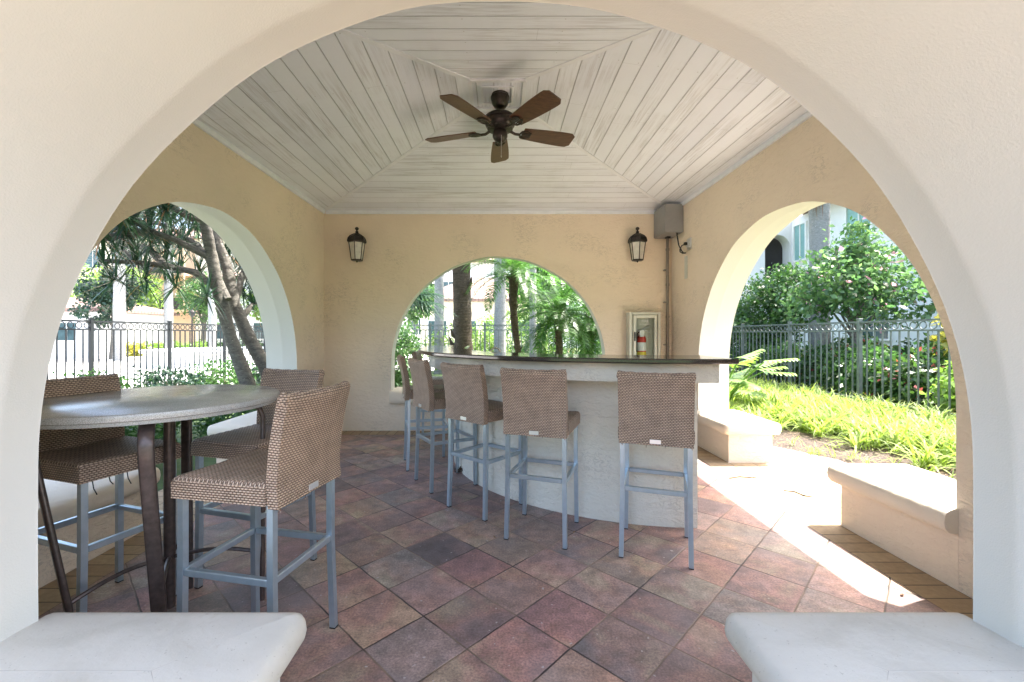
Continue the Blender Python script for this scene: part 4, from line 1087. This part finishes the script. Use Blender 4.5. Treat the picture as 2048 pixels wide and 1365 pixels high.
# --- rear: palms
fp = empty('fan_palm', (-1.93, 7.7, 0), label='low fan palm at the left edge of the rear arch', cat='palm tree')
bm = B(); tube(bm, [(0, 0, -.05), (0, .05, .9), (.02, .05, 1.95)], [.11, .10, .12], 10); obj('trunk', bm, M['bark_dk'], fp, True)
gg = np.random.default_rng(8); nf = 16; az = np.arange(nf) * 2.399; el = np.radians(gg.uniform(-20, 70, nf))
PP, WW, ST_ = fan_leaves(np.repeat(np.array([[0.02, .05, 1.95]]), nf, 0), az, gg.uniform(.45, .7, nf), el, 30, .72, .015, 8)
np_strips('fan_blades', PP, WW, M['palm_bl'], fp)
bm = B()
for s in ST_: tube(bm, [tuple(q) for q in s], .009, 5)
obj('leaf_stalks', bm, M['palm_bl'], fp, True)
PG = 'slender pygmy date palms behind the bar'
feather_palm('date_palm', 'curved trunk date palm near the middle of the rear arch, tallest of three', [(.55, 8.3, -.05), (.44, 8.3, .55), (.33, 8.3, 1.25), (.27, 8.3, 1.9), (.30, 8.3, 2.42)], [.055, .055, .06, .075, .10], 30, 1.15, .26, M['palm'], M['bark_dk'], 31, PG, 40, .0075, (-25, 80), 1.5, 40)
feather_palm('date_palm', 'short thick headed date palm, middle one of the three behind the bar', [(1.18, 8.5, -.05), (1.2, 8.5, .6), (1.17, 8.5, 1.2), (1.16, 8.5, 1.72)], [.06, .055, .065, .12], 34, 1.15, .28, M['palm'], M['bark_dk'], 32, PG, 40, .0085, (-35, 80), 1.4, 40)
feather_palm('date_palm', 'leaning date palm at the right edge of the rear arch, lowest of three', [(1.62, 8.8, -.05), (1.72, 8.8, .6), (1.85, 8.8, 1.15), (1.9, 8.8, 1.6)], [.065, .06, .07, .12], 30, 1.2, .28, M['palm'], M['bark_dk'], 33, PG, 40, .0085, (-35, 80), 1.4, 40)
# dark trunk of a big palm left of centre, crown mostly above the arch
feather_palm('tall_palm', 'dark rough trunked palm standing left of centre in the rear arch', [(-.76, 9.6, -.05), (-.77, 9.6, 1.2), (-.80, 9.6, 2.3), (-.84, 9.6, 4.0)], [.215, .20, .195, .19], 30, 2.0, .5, M['palm_bl'], M['bark_dk'], 36, None, 44, .014, (-35, 70), 1.3, 10)
def royal(label, x, y, h, r0, seed, nf=14, group='pale smooth royal palms'):
    return feather_palm('royal_palm', label, [(x, y, -.05), (x, y, h * .45), (x, y, h)], [r0 * 1.05, r0, r0 * .8], nf, 3.0, .6, M['palm'], M['bark_pale'], seed, group, 30, .03, (-30, 75), 1.5, 0)
royal('wide pale royal palm trunk behind the tallest date palm', .05, 14.6, 8, .19, 51)
royal('pale royal palm trunk at the left side of the rear arch', -2.05, 15.2, 8, .16, 52)
royal('thin pale royal palm trunk just right of the curved date palm', 1.22, 15.6, 8, .12, 53)
royal('thick pale royal palm left of the fence post beyond the left arch', -19.3, 22.4, 9, .25, 54)
royal('pale royal palm in the middle of the left court', -18.0, 24.0, 9, .2, 55)
royal('pale royal palm behind the leaning trunks on the left', -15.6, 24.0, 9, .2, 56)
# white speckled thin trunk: birch-like sapling
# --- hedges behind the rear fence
HG = 'clipped hedges and bushes beyond the rear fence'
for k, (x, y, z, rx, rz, n, mm, lab) in enumerate(((-2.9, 11.6, .9, .9, .95, 6000, 'leaf', 'rounded green bush at the left edge of the rear arch'), (-1.2, 15.5, .9, 1.4, .9, 6000, 'leaf_lt', 'light green bush behind the dark palm trunk'), (.6, 12.2, .35, .8, .35, 3000, 'redmix', 'red flecked low bush between the first two date palms'), (2.0, 12.2, .4, .9, .4, 3500, 'redmix', 'red flecked low bush behind the lowest date palm'), (2.4, 16.5, 1.4, 2.2, 1.6, 9000, 'leaf', 'tall green bush filling the right half of the rear arch'), (3.6, 11.0, 1.1, 1.0, 1.1, 6000, 'leaf', 'round green bush right of the rear arch'), (.8, 19, 1.2, 2.2, 1.5, 8000, 'leaf_lt', 'bright green bush behind the pale palm trunks'))):
    shrub('bush', lab, 'bush', [(x, y, z * .8, rx, .8, rz)], n, .10, M[mm], 60 + k, group=HG, clump=.3)

# --- right side planting
hib = empty('hibiscus_tree', (8.1, 10.0, -.04), label='big glossy leaved tree with pink flowers behind the right fence', cat='tree')
ell = [(0, 0, 2.3, 1.1, 1.0, .65), (-.55, -.2, 2.75, .65, .7, .6), (.6, .2, 2.8, .8, .8, .6), (1.2, 0, 2.1, .7, .8, .5), (-.95, 0, 2.05, .6, .7, .35), (.1, 0, 3.35, .5, .5, .5)]
np_mesh('foliage', leaf_cloud(ell, 5200, .145, 71, .34, .25), M['flowermix'], hib)
bm = B(); g = random.Random(71)
tube(bm, [(0, 0, 0), (.03, 0, .7), (0, 0, 1.3)], [.09, .075, .07], 10)
for k in range(16):
    e = ell[k % 6]; a = g.uniform(0, 2 * PI)
    tube(bm, [(0, 0, 1.1 + g.uniform(0, .3)), (e[0] * .4 + g.uniform(-.1, .1), e[1] * .4, 1.8), (e[0] + math.cos(a) * e[3] * .6, e[1] + math.sin(a) * e[4] * .6, e[2] + g.uniform(0, .5))], [.035, .022, .008], 6)
obj('trunk', bm, M['bark'], hib, True)
shrub('shrub', 'dense dark green shrub between the arched porch and the right fence', 'shrub', [(7.7, 12.8, 1.9, 1.1, .9, .95), (7.1, 12.9, 1.2, .9, .9, .9), (8.6, 13, 2.4, .8, .8, .9)], 12000, .13, M['leaf'], 72, clump=.35)
HR = 'low hedge plants behind the right fence'
for k, (x, y, mm) in enumerate(((7.35, 5.2, 'leaf'), (7.4, 6.4, 'leaf_lt'), (7.5, 7.6, 'redmix'), (7.4, 8.8, 'leaf'), (7.5, 10.0, 'redmix'), (7.3, 11.4, 'leaf'))):
    shrub('hedge_plant', ('nearest', 'second', 'third', 'fourth', 'fifth', 'farthest')[k] + (' reddish' if mm == 'redmix' else ' light green' if mm == 'leaf_lt' else ' deep green') + ' hedge plant behind the right fence, counted from the camera', 'hedge plant', [(x, y, .45, .75, .75, .55)], 4200, .115, M[mm], 80 + k, group=HR, clump=.24)
shrub('hedge', 'continuous flowering hedge under the big tree on the right', 'hedge', [(9.2, 6.5, .55, .7, 1.5, .7), (9.2, 9, .55, .7, 1.5, .7), (9.3, 11.5, .55, .7, 1.5, .7)], 12000, .12, M['redmix'], 90, clump=.3)
# philodendron
ph = empty('philodendron', (3.95, 7.7, -.04), label='split leaf philodendron between the right arch and the fence', cat='plant')
gg = np.random.default_rng(12); nl = 26; az = np.arange(nl) * 2.399; el = np.radians(gg.uniform(52, 88, nl)); Ls = gg.uniform(.45, 1.1, nl)
PP, WW, ST_ = [], [], []
P, Wd = strips(np.zeros((nl, 3)) + [0, 0, .1], az, Ls, el, gg.uniform(.2, .7, nl), .01, 6)
for i in range(nl):
    c = P[i, -1]; d = unit(P[i, -1] - P[i, -2]); d = unit(d + np.array([0, 0, -.55])); sd = unit(np.cross(d, [0, 0, 1.])); up = np.cross(sd, d)
    for s in np.linspace(0, 1, 8):
        for sg in (-1, 1):
            b0 = c + d * s * .38; v = unit(sd * sg + d * (.2 + s * .9)); L = .24 * (1 - .55 * s) * gg.uniform(.85, 1.1); t = np.linspace(0, 1, 4)[:, None]
            PP.append(b0 + v * L * t + np.array([0, 0, -.05]) * t ** 2); WW.append(unit(np.cross(v, up)) * .03 * np.array([1, 1.1, .8, .15])[:, None])
np_strips('foliage', np.array(PP), np.array(WW), M['leaf_lt'], ph)
bm = B()
for i in range(nl): tube(bm, [tuple(q) for q in P[i]], .011, 5)
obj('leaf_stalks', bm, M['leaf_lt'], ph, True)
# lily turf
def tufts(name, label, pts, nb, L, w, m, seed, cat='grass'):
    gg = np.random.default_rng(seed); pts = np.array(pts); n = len(pts) * nb
    base = np.repeat(pts, nb, 0) + np.concatenate([gg.normal(size=(n, 2)) * .03, np.zeros((n, 1))], 1)
    P, Wd = strips(base, gg.uniform(0, 2 * PI, n), L * gg.uniform(.6, 1.15, n), np.radians(gg.uniform(42, 88, n)), gg.uniform(.8, 2.1, n), w * gg.uniform(.7, 1.2, n), 6)
    P[..., 2] = np.maximum(P[..., 2], -.02)
    o = np_strips(name, P, Wd, m); return tag(o, label, cat, kind='stuff')
g = random.Random(9); pts = []
for k in range(620):
    y = g.uniform(2.2, 12.5); x = g.uniform(4.1, 6.35)
    xmin = 4.35 if y < 4.2 else 4.35 - (y - 4.2) * .35
    if x < max(3.0, xmin) + g.uniform(-.2, .25): continue
    pts.append((x, y, -.04))
for k in range(90): pts.append((g.uniform(2.95, 4.4), g.uniform(6.0, 9.5), -.04))
tufts('lily_turf', 'arching light green lily blades spreading before the right fence', pts, 30, .46, .011, M['lily'], 15, 'ground cover')
pts = [(g.uniform(3.4, 4.3), g.uniform(3.6, 6.2), -.03) for k in range(16)]
tufts('mulch_sprouts', 'small green sprouts scattered in the bark mulch', pts, 9, .2, .006, M['lily'], 16, 'ground cover')
gg = np.random.default_rng(17); n = 2600
bx2 = np.stack([gg.uniform(2.9, 4.4, n), gg.uniform(2.6, 6.6, n), gg.uniform(-.028, -.005, n)], 1); az = gg.uniform(0, 2 * PI, n); L = gg.uniform(.015, .05, n)
P, Wd = strips(bx2, az, L, np.radians(gg.uniform(-5, 15, n)), 0, .006, 3)
tag(np_strips('bark_chips', P, Wd, M['straw']), 'loose brown bark chips over the mulch bed', 'mulch', kind='stuff')
# big palm trunk on the right
rp = feather_palm('royal_palm', 'thick grey ringed palm trunk before the white building on the right', [(8.75, 12.0, -.05), (8.75, 12.0, 3), (8.75, 12.0, 6.5)], [.25, .235, .22], 14, 2.6, .6, M['palm'], M['bark_pale'], 58, 'pale smooth royal palms', 34, .025, (-10, 75), 1.5, 0)
ds = empty('dead_frond', (8.55, 11.75, 5.0), label='shredded brown dead frond hanging beside the thick grey palm trunk', cat='frond')
gg = np.random.default_rng(3); n = 60; P, Wd = strips(np.stack([gg.normal(0, .08, n), gg.normal(0, .05, n), gg.uniform(-.1, .2, n)], 1), gg.uniform(2.2, 4.2, n), gg.uniform(.3, .7, n), np.radians(gg.uniform(-60, 0, n)), 1.0, .012, 5)
np_strips('shreds', P, Wd, M['straw'], ds)
yp = shrub('croton', 'yellow green croton at the right edge behind the fence', 'shrub', [(7.95, 7.3, 1.15, .45, .45, .6)], 1600, .17, M['leaf_yel'], 95, clump=.25)

# ------------------------------------------------------------------ buildings
def win(parent, m4, w, h, pane='pane', frame=True, mull=True):
    """window in local frame: x right, z up, y out of the wall (negative = outside)"""
    bm = B(); f = .06
    for q in ((-w / 2, -w / 2 + f, 0, h), (w / 2 - f, w / 2, 0, h), (-w / 2 + f, w / 2 - f, 0, f), (-w / 2 + f, w / 2 - f, h - f, h)):
        box(bm, q[0], q[1], -.08, .0, q[2], q[3], mtx=m4)
    if mull: box(bm, -.02, .02, -.06, 0, f, h - f, mtx=m4)
    fr = obj('window', bm, M['white'], parent)
    bm = B(); box(bm, -w / 2 + f, w / 2 - f, -.03, -.004, f, h - f, mtx=m4); obj('pane', bm, M[pane], fr)
def wm(x, y, z, rz): return Matrix.Translation((x, y, z)) @ Matrix.Rotation(rz, 4, 'Z')
# right white building: wing facing the camera with an arched porch, and long wing along +y
bR = empty('white_building', (12, 18, 0), label='white two storey building with arched porch and red tile eaves on the right', cat='building'); bR.location = (0, 0, 0)
def arched_block(name, parent, u0, u1, H, cu, zc, Rr, zs, mp, m):
    bm = B(); n = 24
    ang = sorted([PI * k / n for k in range(n + 1)] + [math.atan2(H - zc, u0 - cu), math.atan2(H - zc, u1 - cu)], reverse=True)
    pr = [(cu - Rr, zs)] + [(cu + Rr * math.cos(a), zc + Rr * math.sin(a)) for a in ang] + [(cu + Rr, zs)]
    def outp(a):
        c, s = math.cos(a), math.sin(a); t = 1e9
        if c > 1e-6: t = min(t, (u1 - cu) / c)
        if c < -1e-6: t = min(t, (u0 - cu) / c)
        if s > 1e-6: t = min(t, (H - zc) / s)
        return (cu + t * c, zc + t * s)
    ou = [(u0, zs)] + [outp(a) for a in ang] + [(u1, zs)]
    a0 = [bm.verts.new(mp(p[0], p[1], 0)) for p in pr]; o0 = [bm.verts.new(mp(p[0], p[1], 0)) for p in ou]; a1 = [bm.verts.new(mp(p[0], p[1], .5)) for p in pr]
    for k in range(len(pr) - 1):
        bm.faces.new((a0[k], a0[k + 1], o0[k + 1], o0[k])); bm.faces.new((a0[k], a0[k + 1], a1[k + 1], a1[k]))
    v = [bm.verts.new(mp(*p)) for p in ((u0, -.05, 0), (u1, -.05, 0))]
    bm.faces.new((v[0], v[1], o0[-1], a0[-1], a0[0], o0[0]))
    return obj(name, bm, m, parent)
arched_block('porch_wall', bR, 8.4, 12.0, 6.0, 11.42, 4.85, .52, 3.25, lambda u_, z, w: (u_, 18 + w, z), M['bwhite'])
bm = B(); box(bm, 8.4, 12.0, 18.52, 22, 0, 6); obj('porch_back_wall', bm, M['dark'], bR)
bm = B(); box(bm, 8.4, 8.6, 18.01, 22.02, -.05, 6.01); obj('wall', bm, M['bwhite'], bR)
bm = B(); box(bm, 12.0, 20, 6.5, 22, -.05, 6.0); obj('wall', bm, M['bwhite'], bR)
bm = B(); box(bm, 11.2, 21, 5.6, 17.4, 6.02, 6.16); rf = obj('roof', bm, M['rooftile'], bR)
bm = B()
for k in range(58): tube(bm, [(11.05, 5.7 + .2 * k, 6.24), (11.9, 5.7 + .2 * k, 6.55)], .09, 8)
obj('tile_row', bm, M['rooftile'], rf)
bm = B(); box(bm, 11.42, 11.98, 17.9, 17.98, 3.3, 4.1); obj('porch_railing', bm, M['dark'], bR)
for (y, z, w, h, pn) in ((17.45, 4.2, .75, 1.5, 'teal'), (16.6, 4.3, .55, 1.5, 'pane'), (14.6, 4.2, 1.1, 1.5, 'teal'), (12.6, 4.2, 1.1, 1.5, 'pane'), (11, 4.2, 1.1, 1.5, 'teal'), (9.2, 4.2, 1.1, 1.5, 'pane'), (14, 1.1, 1.2, 1.5, 'pane'), (10.6, 1.1, 1.2, 1.5, 'pane')):
    win(bR, wm(11.998, y, z, R(-90)), w, h, pn)
for (x, z) in ((9.3, 4.3), (9.3, 1.2), (11.4, .9)): win(bR, wm(x, 17.998, z, 0), .9, 1.5, 'pane')
# far left apartments
def block(name, label, x0, x1, y, d, H, m, wins, roofz=.8, rm='rooftile'):
    r = empty(name, (0, 0, 0), label=label, cat='building')
    bm = B(); box(bm, x0, x1, y, y + d, -.05, H); obj('wall', bm, M[m], r)
    bm = B(); a = [bm.verts.new(p) for p in ((x0 - .5, y - .5, H + .01), (x1 + .5, y - .5, H + .01), (x1 + .5, y + d + .5, H + .01), (x0 - .5, y + d + .5, H + .01))]
    u_ = [bm.verts.new((v.co.x, v.co.y, H + .18)) for v in a]; t = [bm.verts.new((x0 + d * .4, y + d / 2, H + roofz)), bm.verts.new((x1 - d * .4, y + d / 2, H + roofz))]
    bm.faces.new(a)
    for k in range(4): bm.faces.new((a[k], a[(k + 1) % 4], u_[(k + 1) % 4], u_[k]))
    bm.faces.new((u_[0], u_[1], t[1], t[0])); bm.faces.new((u_[1], u_[2], t[1])); bm.faces.new((u_[2], u_[3], t[0], t[1])); bm.faces.new((u_[3], u_[0], t[0]))
    obj('roof', bm, M[rm], r)
    for (x, z, w, h) in wins: win(r, wm(x, y - .002, z, 0), w, h)
    return r
ap_ = block('apartment_building', 'cream apartment building with balconies beyond the left court', -37, -17.5, 38, 9, 9.5, 'bcream', [(x, z, 1.6, 1.6) for x in (-35, -31.5, -24.2, -21.5, -19) for z in (1.0, 4.1, 7)], 2)
for z in (3.2, 6.2):
    bm = B(); box(bm, -30, -26, 36.4, 38, z, z + .15); box(bm, -30, -29.9, 36.4, 36.5, z + .15, z + 3); box(bm, -26.1, -26, 36.4, 36.5, z + .15, z + 3); bal = obj('balcony', bm, M['borange'], ap_)
    bm = B(); box(bm, -29.9, -26.1, 36.44, 36.48, z + .15, z + 1.1); obj('balcony_railing', bm, M['dark'], bal)
bm = B(); box(bm, -29.8, -26.2, 37.9, 37.99, .2, 8.9); obj('recess', bm, M['borange'], ap_)
block('villa', 'white building with dark windows behind the leaning tree trunks', -22, -10, 33, 8, 5.4, 'bwhite', [(x, z, 1.8, 1.3) for x in (-20.5, -17.5, -14.5, -12) for z in (.9, 3.5)], 1.4)
block('gatehouse', 'low white outbuilding with grey tile roof at the far left', -31, -22.2, 24.5, 5, 2.55, 'bwhite', [(-27, .9, 1.2, 1.1), (-24, .9, 1.2, 1.1)], 1.0)
block('house', 'pinkish house with tiled roof seen through the rear arch', -5.5, 3.5, 31, 8, 3.6, 'bcream', [(x, z, 1.4, 1.3) for x in (-4.3, -2.2, -.4, 1.6) for z in (1.0,)], 2.2)
block('long_house', 'long white house far behind the rear arch', -16, 14, 44, 8, 8.5, 'bwhite', [(x, z, 1.5, 1.6) for x in range(-14, 14, 3) for z in (1.2, 5.0)], 2)
# fountain
fo = empty('fountain', (-12.6, 20.6, -.04), label='round low white fountain basin on the left court', cat='fountain')
bm = B(); lathe(bm, [(3.3, 0), (3.3, .10), (3.15, .12), (3.15, .52), (3.28, .55), (3.3, .66), (2.9, .68), (2.85, .5)], n=64); obj('basin', bm, M['bwhite'], fo, True)
bm = B(); lathe(bm, [(2.84, .56), (2.84, .6)], n=48); obj('water', bm, M['water'], fo)
# left hedges
for k, (x, y, mm, lab) in enumerate(((-24.0, 26.5, 'leaf_yel', 'yellow flowering low hedge at the far left of the court'), (-20.3, 27.3, 'leaf_lt', 'light green low hedge behind the fountain'), (-16.5, 28, 'leaf', 'deep green low hedge right of the fountain'))):
    shrub('hedge', lab, 'hedge', [(x - 1.5, y, .3, 1.0, .5, .42), (x, y, .3, 1.0, .5, .4), (x + 1.5, y, .3, 1.0, .5, .42)], 7000, .16, M[mm], 110 + k, group='low hedges around the court', clump=.35)
# street lamp far left
lp = empty('street_lamp', (-17.2, 24.7, -.04), label='thin black street lamp between the pale palms on the left', cat='street lamp')
bm = B(); tube(bm, [(0, 0, 0), (0, 0, 2.3)], [.06, .035], 8); obj('pole', bm, M['iron'], lp, True)
bm = B(); lathe(bm, [(.06, 2.3), (.14, 2.45), (.13, 2.6), (.03, 2.72)], n=10); obj('lamp_head', bm, M['iron'], lp)
# loose trees beyond, one mesh crown each
def bgtree(label, x, y, h, r0, mm, seed, n=6000, s=.3):
    r = empty('shade_tree', (x, y, -.04), label=label, cat='tree', group='shade trees in the distance')
    g = random.Random(seed); ell = [(g.uniform(-.5, .5) * r0, g.uniform(-.4, .4) * r0, h * g.uniform(.55, .85), r0 * g.uniform(.5, .8), r0 * .6, h * .22) for _ in range(6)]
    np_mesh('crown', leaf_cloud(ell, n, s, seed, r0 * .25), M[mm], r)
    bm = B(); tube(bm, [(0, 0, 0), (.1, 0, h * .35), (0, .1, h * .6)], [.18, .14, .08], 9)
    for e in ell: tube(bm, [(.05, 0, h * .33), (e[0] * .5, e[1] * .5, h * .5), (e[0], e[1], e[2])], [.08, .05, .02], 6)
    obj('trunk', bm, M['bark'], r, True); return r
bgtree('dark tree before the far left roof', -20.6, 23.5, 5.0, 1.5, 'leaf_dk', 201, 4000, .22)
bgtree('light green tree left of the apartment balconies', -28.5, 33, 7.0, 2.6, 'leaf_lt', 202)
bgtree('feathery tree in front of the apartment balconies', -20.5, 30.5, 5.6, 2.0, 'leaf', 203, 5000, .2)
bgtree('light tree beside the villa on the left', -14.3, 29.5, 5.5, 2.2, 'leaf_lt', 204)
bgtree('tree at the right end of the villa', -10.2, 28, 6.5, 2.6, 'leaf', 205)
bgtree('green tree left behind the rear arch', -5.2, 21.0, 5.5, 2.2, 'leaf', 206)
bgtree('tall tree in the right half of the rear arch', 3.0, 22.5, 6.5, 2.8, 'leaf', 207, 8000, .25)
bgtree('tree between the rear arch and the porch', 6.8, 21, 6.0, 2.6, 'leaf_lt', 208)
gg = np.random.default_rng(5); el_ = [(x, 62 + gg.uniform(-4, 4), gg.uniform(3, 6), 5, 4, gg.uniform(4, 6.5)) for x in range(-75, 76, 6)]
tag(np_mesh('tree_belt', fix(leaf_cloud(el_, 42000, .75, 77, 1.4)), M['leaf']), 'far green belt of trees closing the view', 'trees', kind='stuff')
